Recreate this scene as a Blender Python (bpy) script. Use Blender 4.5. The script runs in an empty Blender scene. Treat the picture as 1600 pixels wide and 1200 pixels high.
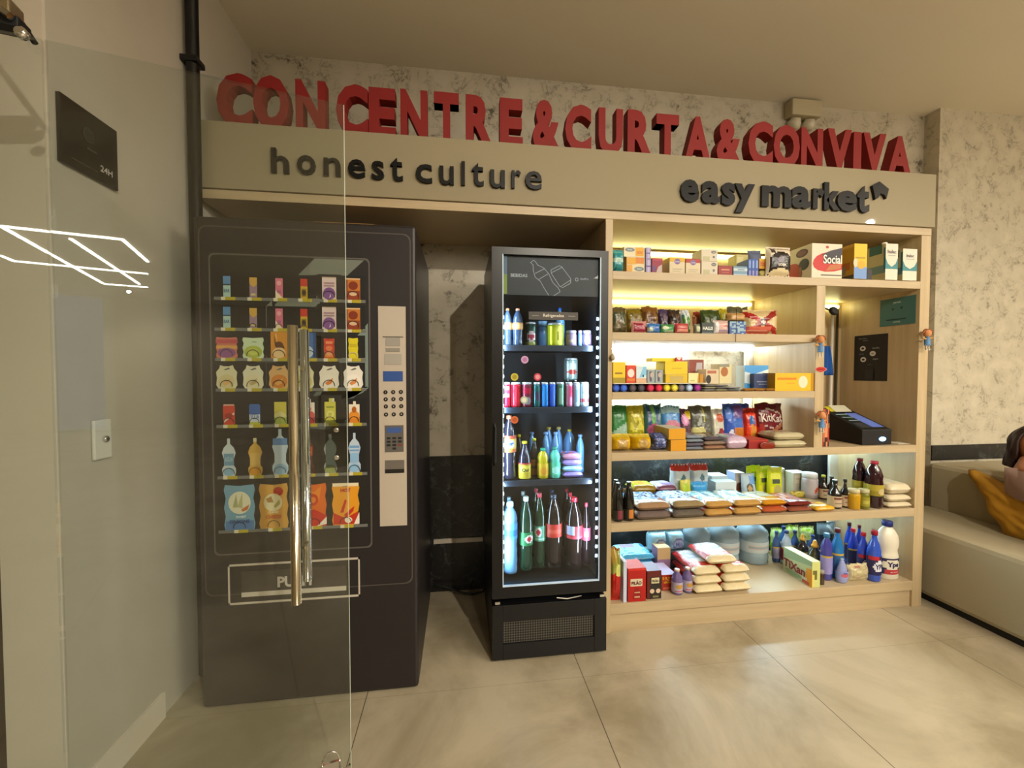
import bpy, bmesh, math, random
from mathutils import Vector, Matrix
from mathutils import noise as mnoise
random.seed(7)
SC = bpy.context.scene
COL = SC.collection
# ------------------------------------------------------------------ camera
F, YAW, PITCH, CAMD, CAMH = 628.0, 0.13, 0.0271, 1.966, 1.35
FW = Vector((math.sin(YAW)*math.cos(PITCH), math.cos(YAW)*math.cos(PITCH), -math.sin(PITCH)))
RT = Vector((math.cos(YAW), -math.sin(YAW), 0))
UP = RT.cross(FW)
CAM = Vector((0, -CAMD, CAMH))
cd = bpy.data.cameras.new('camera'); co = bpy.data.objects.new('camera', cd); COL.objects.link(co)
cd.sensor_fit = 'HORIZONTAL'; cd.sensor_width = 36; cd.lens = 36*F/1600; cd.clip_start = .02
co.matrix_world = Matrix(((RT.x, UP.x, -FW.x, CAM.x), (RT.y, UP.y, -FW.y, CAM.y), (RT.z, UP.z, -FW.z, CAM.z), (0, 0, 0, 1)))
SC.camera = co
# ------------------------------------------------------------------ world, view, light
SC.view_settings.view_transform = 'Standard'; SC.view_settings.look = 'None'
SC.view_settings.exposure = -0.1; SC.view_settings.gamma = 1.0; SC.view_settings.use_curve_mapping = False
SC.cycles.use_denoising = True
SC.cycles.max_bounces = 8; SC.cycles.transparent_max_bounces = 16; SC.cycles.caustics_reflective = False; SC.cycles.caustics_refractive = False
SC.cycles.sample_clamp_indirect = 6
W = bpy.data.worlds.new('world'); SC.world = W; W.use_nodes = True
W.node_tree.nodes['Background'].inputs[0].default_value = (0.9, 0.75, 0.55, 1)
W.node_tree.nodes['Background'].inputs[1].default_value = 0.0
CEIL = 3.165
def lamp(name, kind, loc, power, col, target=None, **kw):
    l = bpy.data.lights.new(name, kind); l.energy = power; l.color = col
    for k, v in kw.items(): setattr(l, k, v)
    o = bpy.data.objects.new(name, l); COL.objects.link(o); o.location = loc
    if target is not None: o.rotation_euler = (Vector(target)-Vector(loc)).to_track_quat('-Z', 'Y').to_euler()
    return o
WARM = (1.0, .91, .75)
# spots inside the ceiling downlights (their housings are built further down); the last two are added to brighten the lobby
DOWN = [(1.22, -3.6, 300, 1.3), (.42, -1.98, 22, 1.5), (4.84, -2.29, 90, 2.0), (2.9, -5.2, 100, 2.2), (-2.55, -11.6, 160, 2.4)]
for dx, dy, pw, sz in DOWN:
    lamp('downlight_lamp', 'SPOT', (dx, dy, CEIL-.03), pw, WARM, (dx*.8+.35, dy+.6, 0) if dx != 1.22 else (.85, -.5, .5), spot_size=sz*1.25, spot_blend=.6, shadow_soft_size=.03)
# broad fill light added under the lobby ceiling to brighten the whole room
lamp('lobby_fill_lamp', 'AREA', (4.3, -4.2, CEIL-.04), 320, (1.0, .92, .78), (4.3, -4.2, 0), shape='RECTANGLE', size=3.6, size_y=2.8)
# ------------------------------------------------------------------ pixel helpers (photo frame 1600x1200)
def ray(px, py): return FW + RT*((px-800)/F) + UP*((600-py)/F)
def atY(px, py, Y):
    d = ray(px, py); return CAM + d*((Y-CAM.y)/d.y)
def atX(px, py, X):
    d = ray(px, py); return CAM + d*((X-CAM.x)/d.x)
def atZ(px, py, Z):
    d = ray(px, py); return CAM + d*((Z-CAM.z)/d.z)
def Xof(px, z, Y):                      # X of the point at height z, depth Y seen in column px
    k = (px-800)/F; B = Vector((0, Y, z))-CAM
    return (k*B.dot(FW)-B.dot(RT))/(RT.x-k*FW.x)
def Zof(py, X, Y):
    k = (600-py)/F; B = Vector((X, Y, 0))-CAM
    return (k*B.dot(FW)-B.dot(UP))/(UP.z-k*FW.z)
def lin(h):
    h = h.lstrip('#'); h = h if len(h) == 6 else ''.join(c*2 for c in h); r = [int(h[i:i+2], 16)/255 for i in (0, 2, 4)]
    return tuple((c/12.92 if c <= .04045 else ((c+.055)/1.055)**2.4) for c in r)
# ------------------------------------------------------------------ materials
def newmat(name):
    m = bpy.data.materials.new(name); m.use_nodes = True
    nt = m.node_tree; return m, nt, nt.nodes['Principled BSDF']
def pmat(name, col, rough=.5, metal=0, spec=.5, emit=0, ecol=None, coat=0, trans=0, ior=1.45, alpha=1):
    m, nt, b = newmat(name)
    c = lin(col) if isinstance(col, str) else col
    b.inputs['Base Color'].default_value = (*c, 1); b.inputs['Roughness'].default_value = rough
    b.inputs['Metallic'].default_value = metal; b.inputs['Specular IOR Level'].default_value = spec
    b.inputs['Coat Weight'].default_value = coat; b.inputs['Coat Roughness'].default_value = .025
    b.inputs['Transmission Weight'].default_value = trans; b.inputs['IOR'].default_value = ior
    if emit:
        e = lin(ecol) if isinstance(ecol, str) else (ecol or c)
        b.inputs['Emission Color'].default_value = (*e, 1); b.inputs['Emission Strength'].default_value = emit
    return m
def amat(name, rough, metal=0, bump=0, bscale=30, coat=0, spec=.5):
    m, nt, b = newmat(name); N = nt.nodes; L = nt.links
    a = N.new('ShaderNodeAttribute'); a.attribute_name = 'Col'; L.new(a.outputs['Color'], b.inputs['Base Color'])
    b.inputs['Roughness'].default_value = rough; b.inputs['Metallic'].default_value = metal
    b.inputs['Coat Weight'].default_value = coat; b.inputs['Specular IOR Level'].default_value = spec
    if bump:
        t = N.new('ShaderNodeTexCoord'); n = N.new('ShaderNodeTexNoise'); n.inputs['Scale'].default_value = bscale; n.inputs['Detail'].default_value = 3
        n.inputs['Distortion'].default_value = .8
        L.new(t.outputs['Object'], n.inputs['Vector'])
        u = N.new('ShaderNodeBump'); u.inputs['Strength'].default_value = bump; u.inputs['Distance'].default_value = .004
        L.new(n.outputs['Fac'], u.inputs['Height']); L.new(u.outputs['Normal'], b.inputs['Normal'])
    return m
def ramp(N, stops):
    r = N.new('ShaderNodeValToRGB'); e = r.color_ramp.elements
    while len(e) < len(stops): e.new(.5)
    for k, (p, c) in enumerate(stops):
        e[k].position = p; c = lin(c) if isinstance(c, str) else c; e[k].color = (*c, 1)
    return r
def coords(N, L, scale):
    t = N.new('ShaderNodeTexCoord'); mp = N.new('ShaderNodeMapping'); mp.inputs['Scale'].default_value = scale
    L.new(t.outputs['Object'], mp.inputs['Vector']); return mp
def wood(name, c0, c1, scale, rough=.45):
    m, nt, b = newmat(name); N = nt.nodes; L = nt.links
    mp = coords(N, L, scale); n = N.new('ShaderNodeTexNoise'); n.inputs['Scale'].default_value = 3; n.inputs['Detail'].default_value = 6; n.inputs['Roughness'].default_value = .6
    L.new(mp.outputs[0], n.inputs['Vector']); r = ramp(N, [(.3, c0), (.7, c1)]); L.new(n.outputs['Fac'], r.inputs[0]); L.new(r.outputs[0], b.inputs['Base Color'])
    b.inputs['Roughness'].default_value = rough; return m
def marble(name, base, mid, dark, vs=2.2, thr=.035):
    m, nt, b = newmat(name); N = nt.nodes; L = nt.links
    mp = coords(N, L, (1, 1, 1)); n = N.new('ShaderNodeTexNoise'); n.inputs['Scale'].default_value = vs; n.inputs['Detail'].default_value = 9; n.inputs['Roughness'].default_value = .68; n.inputs['Distortion'].default_value = .6
    L.new(mp.outputs[0], n.inputs['Vector'])
    s = N.new('ShaderNodeMath'); s.operation = 'SUBTRACT'; s.inputs[1].default_value = .5; L.new(n.outputs['Fac'], s.inputs[0])
    ab = N.new('ShaderNodeMath'); ab.operation = 'ABSOLUTE'; L.new(s.outputs[0], ab.inputs[0])
    r1 = ramp(N, [(0, (1, 1, 1)), (thr, (0, 0, 0))]); L.new(ab.outputs[0], r1.inputs[0])
    n2 = N.new('ShaderNodeTexNoise'); n2.inputs['Scale'].default_value = vs*1.7; n2.inputs['Detail'].default_value = 4; L.new(mp.outputs[0], n2.inputs['Vector'])
    r2 = ramp(N, [(.40, (0, 0, 0)), (.66, (1, 1, 1))]); L.new(n2.outputs['Fac'], r2.inputs[0])
    mu = N.new('ShaderNodeMath'); mu.operation = 'MULTIPLY'; L.new(r1.outputs[0], mu.inputs[0]); L.new(r2.outputs[0], mu.inputs[1])
    n3 = N.new('ShaderNodeTexNoise'); n3.inputs['Scale'].default_value = 26; n3.inputs['Detail'].default_value = 5; L.new(mp.outputs[0], n3.inputs['Vector'])
    r3 = ramp(N, [(.585, (0, 0, 0)), (.68, (1, 1, 1))]); L.new(n3.outputs['Fac'], r3.inputs[0])
    mu3 = N.new('ShaderNodeMath'); mu3.operation = 'MULTIPLY'; L.new(r3.outputs[0], mu3.inputs[0]); L.new(r2.outputs[0], mu3.inputs[1])
    mx = N.new('ShaderNodeMath'); mx.operation = 'MAXIMUM'; L.new(mu.outputs[0], mx.inputs[0]); L.new(mu3.outputs[0], mx.inputs[1])
    rb = ramp(N, [(.3, base), (.75, mid)]); L.new(n2.outputs['Fac'], rb.inputs[0])
    mix = N.new('ShaderNodeMixRGB'); L.new(mx.outputs[0], mix.inputs[0]); L.new(rb.outputs[0], mix.inputs[1]); mix.inputs[2].default_value = (*lin(dark), 1)
    L.new(mix.outputs[0], b.inputs['Base Color']); b.inputs['Roughness'].default_value = .35; return m
def glassmat(name, tint, ior=1.5, rough=0.0, gl=1.0):
    m = bpy.data.materials.new(name); m.use_nodes = True; nt = m.node_tree; N = nt.nodes; L = nt.links; N.remove(N['Principled BSDF'])
    t = N.new('ShaderNodeBsdfTransparent'); t.inputs[0].default_value = (*tint, 1)
    g = N.new('ShaderNodeBsdfGlossy'); g.inputs[0].default_value = (gl, gl, gl, 1); g.inputs['Roughness'].default_value = rough
    f = N.new('ShaderNodeFresnel'); ge = N.new('ShaderNodeNewGeometry'); mi = N.new('ShaderNodeMapRange')     # thin sheet: both faces mirror alike
    mi.inputs['To Min'].default_value = ior; mi.inputs['To Max'].default_value = 1/ior; L.new(ge.outputs['Backfacing'], mi.inputs['Value']); L.new(mi.outputs[0], f.inputs[0])
    mx = N.new('ShaderNodeMixShader'); L.new(f.outputs[0], mx.inputs[0]); L.new(t.outputs[0], mx.inputs[1]); L.new(g.outputs[0], mx.inputs[2])
    L.new(mx.outputs[0], N['Material Output'].inputs[0]); return m
def concrete(name, c0, c1, rough=.4, joints=False, scale=1.6):
    m, nt, b = newmat(name); N = nt.nodes; L = nt.links
    mp = coords(N, L, (1, 1, 1)); n = N.new('ShaderNodeTexNoise'); n.inputs['Scale'].default_value = scale; n.inputs['Detail'].default_value = 8; n.inputs['Roughness'].default_value = .62; n.inputs['Distortion'].default_value = .5
    L.new(mp.outputs[0], n.inputs['Vector']); r = ramp(N, [(.38, c0), (.62, c1)]); L.new(n.outputs['Fac'], r.inputs[0])
    out = r.outputs[0]
    if joints:
        sx = N.new('ShaderNodeSeparateXYZ'); L.new(mp.outputs[0], sx.inputs[0])
        def line(sock, off, per, wid):
            a = N.new('ShaderNodeMath'); a.operation = 'SUBTRACT'; a.inputs[1].default_value = off; L.new(sock, a.inputs[0])
            p = N.new('ShaderNodeMath'); p.operation = 'PINGPONG'; p.inputs[1].default_value = per/2; L.new(a.outputs[0], p.inputs[0])
            c = N.new('ShaderNodeMath'); c.operation = 'LESS_THAN'; c.inputs[1].default_value = wid; L.new(p.outputs[0], c.inputs[0]); return c
        a = line(sx.outputs[0], .541, .93, .0016); c = line(sx.outputs[1], -.27, 1.86, .0012)
        h = N.new('ShaderNodeMath'); h.operation = 'MULTIPLY'; h.inputs[1].default_value = .35; L.new(c.outputs[0], h.inputs[0])
        mx = N.new('ShaderNodeMath'); mx.operation = 'MAXIMUM'; L.new(a.outputs[0], mx.inputs[0]); L.new(h.outputs[0], mx.inputs[1])
        mix = N.new('ShaderNodeMixRGB'); L.new(mx.outputs[0], mix.inputs[0]); L.new(out, mix.inputs[1]); mix.inputs[2].default_value = (.07, .055, .035, 1); out = mix.outputs[0]
    L.new(out, b.inputs['Base Color']); b.inputs['Roughness'].default_value = rough; return m
def grille_mat(name):
    m, nt, b = newmat(name); N = nt.nodes; L = nt.links
    mp0 = coords(N, L, (1, 1, 1)); sp = N.new('ShaderNodeSeparateXYZ'); mp = N.new('ShaderNodeCombineXYZ'); L.new(mp0.outputs[0], sp.inputs[0]); L.new(sp.outputs[0], mp.inputs[0]); L.new(sp.outputs[2], mp.inputs[1]); v = N.new('ShaderNodeTexVoronoi'); v.voronoi_dimensions = '2D'; v.inputs['Scale'].default_value = 85; v.inputs['Randomness'].default_value = 0
    L.new(mp.outputs[0], v.inputs['Vector']); r = ramp(N, [(.40, '#020202'), (.50, '#5a564c')]); L.new(v.outputs['Distance'], r.inputs[0]); L.new(r.outputs[0], b.inputs['Base Color']); return m
CARD = amat('printed card', .5)
FILM = amat('printed film', .24, bump=.8, bscale=34)
CLEARFILM = amat('glossy film', .15, bump=1.0, bscale=30)
PLAS = amat('coloured plastic', .28)
LIQ = amat('bottle with drink', .1, coat=.4)
CANM = amat('can metal', .28, metal=.45)
MATTE = amat('matte surface', .8)
FABRIC = amat('woven fabric', .9, bump=.3, bscale=120, spec=.2)
CLEAR = glassmat('clear plastic', (.86, .93, .97), 1.35, .05)
M = dict(
    oak=wood('light oak laminate', '#bfab89', '#af9a78', (.6, .6, 9), .42), oakv=wood('light oak laminate upright', '#bfaa85', '#ad9772', (9, 9, .6), .42),
    fascia=pmat('beige lacquer', '#958a70', .5, spec=.2, coat=.5), red=pmat('red painted letters', '#80140e', .65), blackacr=pmat('black acrylic', '#0d0c0c', .4, spec=.3),
    vend=pmat('dark brown cabinet', '#262121', .42), black=pmat('black enamel', '#0e0e10', .35), blackm=pmat('black matte', '#0b0b0c', .6),
    liner=pmat('dark liner', '#15181f', .5), steel=pmat('brushed steel', '#c9c0a8', .16, 1), chrome=pmat('chrome', '#dddddd', .08, 1),
    white=pmat('white plastic', '#d8d4c8', .45), led=pmat('cool led', '#ffffff', emit=22, ecol=(.62, .84, 1.0)), ledw=pmat('white led', '#ffffff', emit=42, ecol=(.84, .97, 1.0)),
    ledy=pmat('warm led', '#ffffff', emit=22, ecol=(1.0, .97, .42)), ledb=pmat('blue white led', '#ffffff', emit=60, ecol=(.58, .86, 1.0)),
    globe=pmat('fill globe glow', '#ffffff', emit=110, ecol=(1, .93, .82)), ledroom=pmat('room led', '#ffffff', emit=30, ecol=(1, .95, .85)), lens=pmat('downlight lens', '#ffffff', emit=320, ecol=(1, .9, .7)),
    ceiling=pmat('ceiling paint', '#dcd4c4', .85), marble=marble('white veined marble', '#bdb4a1', '#aca28d', '#5c5549', 5.2, .016), marblew=marble('pale veined marble', '#c4bba6', '#b0a792', '#7a7262', 5.6, .020),
    blackmarble=marble('black marble', '#121315', '#191a1c', '#4a4d4c', 6, .022), floor=concrete('cement tile floor', '#94876c', '#bcaf95', .36, True),
    wallgrey=concrete('grey cement wall', '#b5ad9c', '#c1b9aa', .6, False, .8), wallend=pmat('pale painted wall', '#d6cbb9', .7), roomwall=pmat('lobby wall', '#c4b8a2', .8),
    glass=glassmat('door glass', (.91, .94, .93), 1.62), fglass=glassmat('fridge glass', (.9, .94, .97), 1.4), sofa=amat('sofa fabric', .95, bump=.25, bscale=150, spec=.2),
    teal=pmat('teal print', '#2e5453', .5), grille=grille_mat('perforated grille'), brown=pmat('brown laminate', '#4a3a2b', .5), skin=pmat('skin', '#9a5f3c', .55), hair=pmat('auburn hair', '#27110c', .5),
)
# ------------------------------------------------------------------ mesh builder
class MB:
    def __init__(s): s.v = []; s.f = []; s.c = []; s.sm = []
    def face(s, pts, col, smooth=False):
        n = len(s.v); s.v += [tuple(p) for p in pts]; s.f.append(tuple(range(n, n+len(pts)))); s.c.append(col); s.sm.append(smooth); return s
    def add(s, vs, fs, cols, smooth=False):
        n = len(s.v); s.v += [tuple(p) for p in vs]
        for k, f in enumerate(fs):
            s.f.append(tuple(i+n for i in f)); s.c.append(cols[k] if isinstance(cols, list) else cols); s.sm.append(smooth)
        return s
    def box(s, x0, x1, y0, y1, z0, z1, col='#808080', cols=None):
        vs = [(x, y, z) for z in (z0, z1) for y in (y0, y1) for x in (x0, x1)]
        fs = [(0, 1, 5, 4), (1, 3, 7, 5), (3, 2, 6, 7), (2, 0, 4, 6), (4, 5, 7, 6), (0, 2, 3, 1)]   # front -Y, right, back, left, top, bottom
        cc = [col]*6
        for k, v in (cols or {}).items(): cc[{'front': 0, 'right': 1, 'back': 2, 'left': 3, 'top': 4, 'bottom': 5}[k]] = v
        return s.add(vs, fs, cc)
    def lathe(s, prof, cx=0, cy=0, z0=0, col='#808080', n=24, cap=True, sx=1, sy=1, fn=None):
        vs = []; fs = []; cs = []
        for r, z in prof:
            for k in range(n):
                a = 2*math.pi*k/n; vs.append((cx+r*sx*math.cos(a), cy+r*sy*math.sin(a), z0+z))
        for j in range(len(prof)-1):
            for k in range(n):
                k2 = (k+1) % n; fs.append((j*n+k, j*n+k2, (j+1)*n+k2, (j+1)*n+k))
                if fn: cs.append(fn((k+.5)/n, j))
                else: cs.append(col)
        s.add(vs, fs, cs, True)
        if cap:
            m = len(s.v)-len(vs)
            s.f.append(tuple(m+k for k in range(n-1, -1, -1))); s.c.append(col); s.sm.append(False)
            s.f.append(tuple(m+(len(prof)-1)*n+k for k in range(n))); s.c.append(col); s.sm.append(False)
        return s
    def tube(s, path, r, col='#808080', n=10):
        P = [Vector(p) for p in path]; rings = []
        R = r if isinstance(r, (list, tuple)) else [r]*len(P)
        for i, p in enumerate(P):
            d = (P[min(i+1, len(P)-1)]-P[max(i-1, 0)]).normalized()
            a = d.cross(Vector((0, 0, 1)) if abs(d.z) < .9 else Vector((1, 0, 0))).normalized(); b = d.cross(a)
            rings.append([p+(a*math.cos(2*math.pi*k/n)+b*math.sin(2*math.pi*k/n))*R[i] for k in range(n)])
        vs = [q for rg in rings for q in rg]
        fs = [(j*n+k, j*n+(k+1) % n, (j+1)*n+(k+1) % n, (j+1)*n+k) for j in range(len(P)-1) for k in range(n)]
        s.add(vs, fs, col, True); m = len(s.v)-len(vs)
        s.f.append(tuple(m+k for k in range(n))); s.c.append(col); s.sm.append(False)
        s.f.append(tuple(m+(len(P)-1)*n+k for k in range(n-1, -1, -1))); s.c.append(col); s.sm.append(False)
        return s
    def build(s, name, mat, parent=None, loc=None, rot=None, bevel=0, fixn=False):
        me = bpy.data.meshes.new(name); me.from_pydata(s.v, [], s.f)
        me.polygons.foreach_set('use_smooth', s.sm)
        at = me.color_attributes.new('Col', 'FLOAT_COLOR', 'CORNER'); buf = []; cache = {}
        for f, c in zip(s.f, s.c):
            if c not in cache: cache[c] = (*(lin(c) if isinstance(c, str) else c), 1.0)
            buf += list(cache[c])*len(f)
        at.data.foreach_set('color', buf); me.materials.append(mat)
        if fixn:
            bm = bmesh.new(); bm.from_mesh(me); bmesh.ops.remove_doubles(bm, verts=bm.verts, dist=1e-5); bmesh.ops.recalc_face_normals(bm, faces=bm.faces); bm.to_mesh(me); bm.free()
        me.update(); o = bpy.data.objects.new(name, me); COL.objects.link(o)
        if parent: o.parent = parent
        if loc is not None: o.location = loc
        if rot is not None: o.rotation_euler = rot
        if bevel:
            b = o.modifiers.new('bevel', 'BEVEL'); b.width = bevel; b.segments = 2; b.limit_method = 'ANGLE'
        return o
def tag(o, label=None, cat=None, group=None, kind=None):
    if label: o['label'] = label
    if cat: o['category'] = cat
    if group: o['group'] = group
    if kind: o['kind'] = kind
    return o
def thing(name, label, cat, loc=(0, 0, 0), rz=0, group=None):
    o = bpy.data.objects.new(name, None); COL.objects.link(o); o.location = loc; o.rotation_euler = (0, 0, rz); o.empty_display_size = .05
    return tag(o, label, cat, group)
def struct(name, mb, mat, **kw):
    o = mb.build(name, mat, **kw); o['kind'] = 'structure'; return o
def bx(name, mat, x0, x1, y0, y1, z0, z1, parent=None, bevel=0, col='#808080'):
    return MB().box(x0, x1, y0, y1, z0, z1, col).build(name, mat, parent, bevel=bevel)
# ------------------------------------------------------------------ text and flat print
_tc = {}
def textmesh(t, bold=0.0, shear=0.0):
    k = (t, bold, shear)
    if k not in _tc:
        c = bpy.data.curves.new('t', 'FONT'); c.body = t; c.size = 1; c.offset = bold; c.shear = shear; c.resolution_u = 3; c.fill_mode = 'FRONT'
        o = bpy.data.objects.new('t', c); me = bpy.data.meshes.new_from_object(o)
        vs = [(v.co.x, v.co.y) for v in me.vertices]; fs = [tuple(p.vertices) for p in me.polygons]
        bpy.data.objects.remove(o); bpy.data.curves.remove(c); bpy.data.meshes.remove(me)
        xs = [a for a, b in vs]; ys = [b for a, b in vs]; x0, x1, y0, y1 = min(xs), max(xs), min(ys), max(ys)
        _tc[k] = ([(a-x0, b-y0) for a, b in vs], fs, x1-x0, y1-y0)
    return _tc[k]
def solid_text(mb, t, x0, x1, z0, z1, y0, y1, col, bold=.02):
    """a letter as a solid: front at y0, back at y1, fitted to the box"""
    vs, fs, w, h = textmesh(t, bold); sx = (x1-x0)/w; sz = (z1-z0)/h
    F_ = [(x0+a*sx, y0, z0+b*sz) for a, b in vs]; B_ = [(x0+a*sx, y1, z0+b*sz) for a, b in vs]; n = len(vs)
    def area(f): return sum(vs[f[i]][0]*vs[f[(i+1) % len(f)]][1]-vs[f[(i+1) % len(f)]][0]*vs[f[i]][1] for i in range(len(f)))
    fr = [f if area(f) > 0 else f[::-1] for f in fs]
    edge = {}
    for f in fr:
        for i in range(len(f)):
            a, b = f[i], f[(i+1) % len(f)]
            if (b, a) in edge: del edge[(b, a)]
            else: edge[(a, b)] = 1
    mb.add(F_+B_, fr+[tuple(i+n for i in f[::-1]) for f in fr]+[(b, a, a+n, b+n) for a, b in edge], col)
def inpoly(u, v, P):
    r = False; j = len(P)-1
    for i in range(len(P)):
        if (P[i][1] > v) != (P[j][1] > v) and u < (P[j][0]-P[i][0])*(v-P[i][1])/(P[j][1]-P[i][1])+P[i][0]: r = not r
        j = i
    return r
def artcol(art, u, v, base):
    c = base
    for a in art or ():
        k = a[0]
        if k == 'r' and a[1] <= u <= a[3] and a[2] <= v <= a[4]: c = a[5]
        elif k == 'e' and ((u-a[1])/a[3])**2+((v-a[2])/a[4])**2 <= 1: c = a[5]
        elif k == 'p' and inpoly(u, v, a[1]): c = a[2]
        elif k == 'n' and a[1] <= u <= a[3] and a[2] <= v <= a[4]:      # mottled print
            q = mnoise.noise(Vector((u*a[6], v*a[6], a[7]))); c = a[5][int((q*.5+.5)*len(a[5])*.999) % len(a[5])]
    return c
def arttext(mb, art, S, w, h, lay=.0012):
    """print lettering of an art list over the surface S(u, v, offset)"""
    for a in art or ():
        if a[0] != 't': continue
        t, cu, cv, hv, col = a[1:6]; mw = a[6] if len(a) > 6 else .9; bold = a[7] if len(a) > 7 else .015
        vs, fs, tw, th = textmesh(t, bold); sc = hv*h/th; uw = tw*sc/w
        sx = sc/w*(min(1, mw/uw)); sy = hv/th
        mb.add([S(cu+(x-tw/2)*sx, cv+(y-th/2)*sy, lay) for x, y in vs], fs, col)
def flatart(mb, art, S, lay=.0003):
    """exact flat shapes of an art list laid on a plane S(u, v, offset)"""
    k = 1
    for a in art or ():
        o = lay*k; k += 1
        if a[0] == 'r': mb.face([S(a[1], a[2], o), S(a[3], a[2], o), S(a[3], a[4], o), S(a[1], a[4], o)], a[5])
        elif a[0] == 'e': mb.face([S(a[1]+a[3]*math.cos(t*math.pi/10), a[2]+a[4]*math.sin(t*math.pi/10), o) for t in range(20)], a[5])
        elif a[0] == 'p': mb.face([S(u, v, o) for u, v in a[1]], a[2])
        elif a[0] == 'n':
            N_ = 8
            for i in range(N_):
                for j in range(N_):
                    u0 = a[1]+(a[3]-a[1])*i/N_; u1 = a[1]+(a[3]-a[1])*(i+1)/N_; v0 = a[2]+(a[4]-a[2])*j/N_; v1 = a[2]+(a[4]-a[2])*(j+1)/N_
                    q = mnoise.noise(Vector(((u0+u1)*a[6]/2, (v0+v1)*a[6]/2, a[7])))
                    mb.face([S(u0, v0, o), S(u1, v0, o), S(u1, v1, o), S(u0, v1, o)], a[5][int((q*.5+.5)*len(a[5])*.999) % len(a[5])])
    return lay*k
# ------------------------------------------------------------------ products
def carton(mb, w, d, h, col, art=None, side=None, top=None, sidecol=None):
    mb.box(-w/2, w/2, 0, d, 0, h, col, {'top': top or col, 'left': sidecol or col, 'right': sidecol or col})
    Sf = lambda u, v, o: (-w/2+u*w, -o, v*h)
    e = flatart(mb, art, Sf); arttext(mb, art, Sf, w, h, e)
    if side:
        Sl = lambda u, v, o: (-w/2-o, d-u*d, v*h)       # left side, u runs from the back to the front
        e = flatart(mb, side, Sl); arttext(mb, side, Sl, d, h, e)
def pouch(mb, w, h, t, col, art=None, backcol=None, seed=0, nu=18, nv=22, seal=.06, stand=False, lean=0, wr=.1, crown=0):
    """filled bag, front towards -Y, sealed top (and bottom unless it stands)"""
    def th(u, v):
        a = max(0, 1-abs(2*u-1)**5)**.5
        if stand: b = max(0, 1-v**2.2)**.75 if v > 0 else 1
        else:
            q = min(1, max(0, (v-seal)/(1-2*seal))); b = max(0, 1-abs(2*q-1)**3.2)**.55
        return a*b
    def off(u, v):
        q = mnoise.noise(Vector((u*4.5+seed*3.1, v*4.5, seed*1.7))); r = mnoise.noise(Vector((u*11+seed, v*9, seed*.7)))
        return wr*(q*.7+r*.45)
    def pos(u, v, sgn, o=0):
        k = th(u, v); q = off(u, v)*min(1, k*2.5)
        pinch = 1-.05*math.sin(math.pi*v)*(0 if stand else 1)
        x = (u-.5)*w*pinch; z = v*h + (crown*h*math.sin(math.pi*u) if v > .5 else 0)*(2*v-1 if v > .5 else 0)
        y = t/2 + sgn*(t/2*k*(1+q)) + (sgn*o) + .003*sgn*math.sin(u*40)*(1 if (v < seal or v > 1-seal) and not k > .3 else 0)
        if wr > .1:
            x += w*wr*.16*mnoise.noise(Vector((v*5, seed*1.3, 2*round(u)))) ; z += h*wr*.22*mnoise.noise(Vector((u*3.5, seed*.9, 4)))*v
            y += t*wr*.9*(v**3)*mnoise.noise(Vector((u*6, seed*.5, 9)))
        return (x, y+lean*v*h, max(z, 0))
    vs = [pos(i/nu, j/nv, s) for s in (-1, 1) for j in range(nv+1) for i in range(nu+1)]
    m = (nu+1)*(nv+1); fs = []; cs = []
    for j in range(nv):
        for i in range(nu):
            a = j*(nu+1)+i; fs.append((a, a+1, a+nu+2, a+nu+1)); cs.append(artcol(art, (i+.5)/nu, (j+.5)/nv, col))
            fs.append((m+a, m+a+nu+1, m+a+nu+2, m+a+1)); cs.append(backcol or col)
    mb.add(vs, fs, cs, True)
    ring = [i for i in range(nu+1)]
    for i in range(nu): mb.add([vs[i], vs[i+1], vs[m+i+1], vs[m+i]], [(0, 3, 2, 1)], backcol or col)
    for j in range(nv):
        a = j*(nu+1); b = a+nu
        mb.add([vs[a], vs[a+nu+1], vs[m+a+nu+1], vs[m+a]], [(0, 1, 2, 3)], col); mb.add([vs[b], vs[b+nu+1], vs[m+b+nu+1], vs[m+b]], [(0, 3, 2, 1)], col)
    arttext(mb, art, lambda u, v, o: pos(u, v, -1, .006), w, h)
def lying(mb, w, l, t, col, art=None, end=None, seed=0, nu=16, nv=18, rise=0, endart=None):
    """bag lying on its back: width X, length Y away from the viewer, filled, the near end puffed"""
    def prof(q, p): return max(0, 1-abs(2*q-1)**p)
    def pos(u, v, s, o=0):
        k = (prof(u, 6)*prof(v, 7))**.5; n = mnoise.noise(Vector((u*4+seed*2.3, v*4, seed*1.1)))*.6+mnoise.noise(Vector((u*10+seed, v*9, seed)))*.3
        zz = t/2+(s*t/2*k*(1+(.22*n if s > 0 else 0)))
        return ((u-.5)*w*(1+.03*n), v*l, max(0, zz)+o+rise*v*l)
    vs = [pos(i/nu, j/nv, s) for s in (-1, 1) for j in range(nv+1) for i in range(nu+1)]
    m = (nu+1)*(nv+1); fs = []; cs = []
    for j in range(nv):
        for i in range(nu):
            a = j*(nu+1)+i; fs.append((a, a+nu+1, a+nu+2, a+1)); cs.append(end or col)
            v_ = (j+.5)/nv
            fs.append((m+a, m+a+1, m+a+nu+2, m+a+nu+1)); cs.append((end or col) if v_ < .16 else artcol(art, (i+.5)/nu, v_, col))
    mb.add(vs, fs, cs, True)
    arttext(mb, art, lambda u, v, o: pos(u, v, 1, .002), w, l)
SODA = [(.62, 0), (.92, .015), (1, .05), (.98, .12), (.9, .2), (.95, .3), (1, .42), (1, .58), (.96, .68), (.78, .8), (.5, .89), (.33, .935), (.33, .96)]
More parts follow.
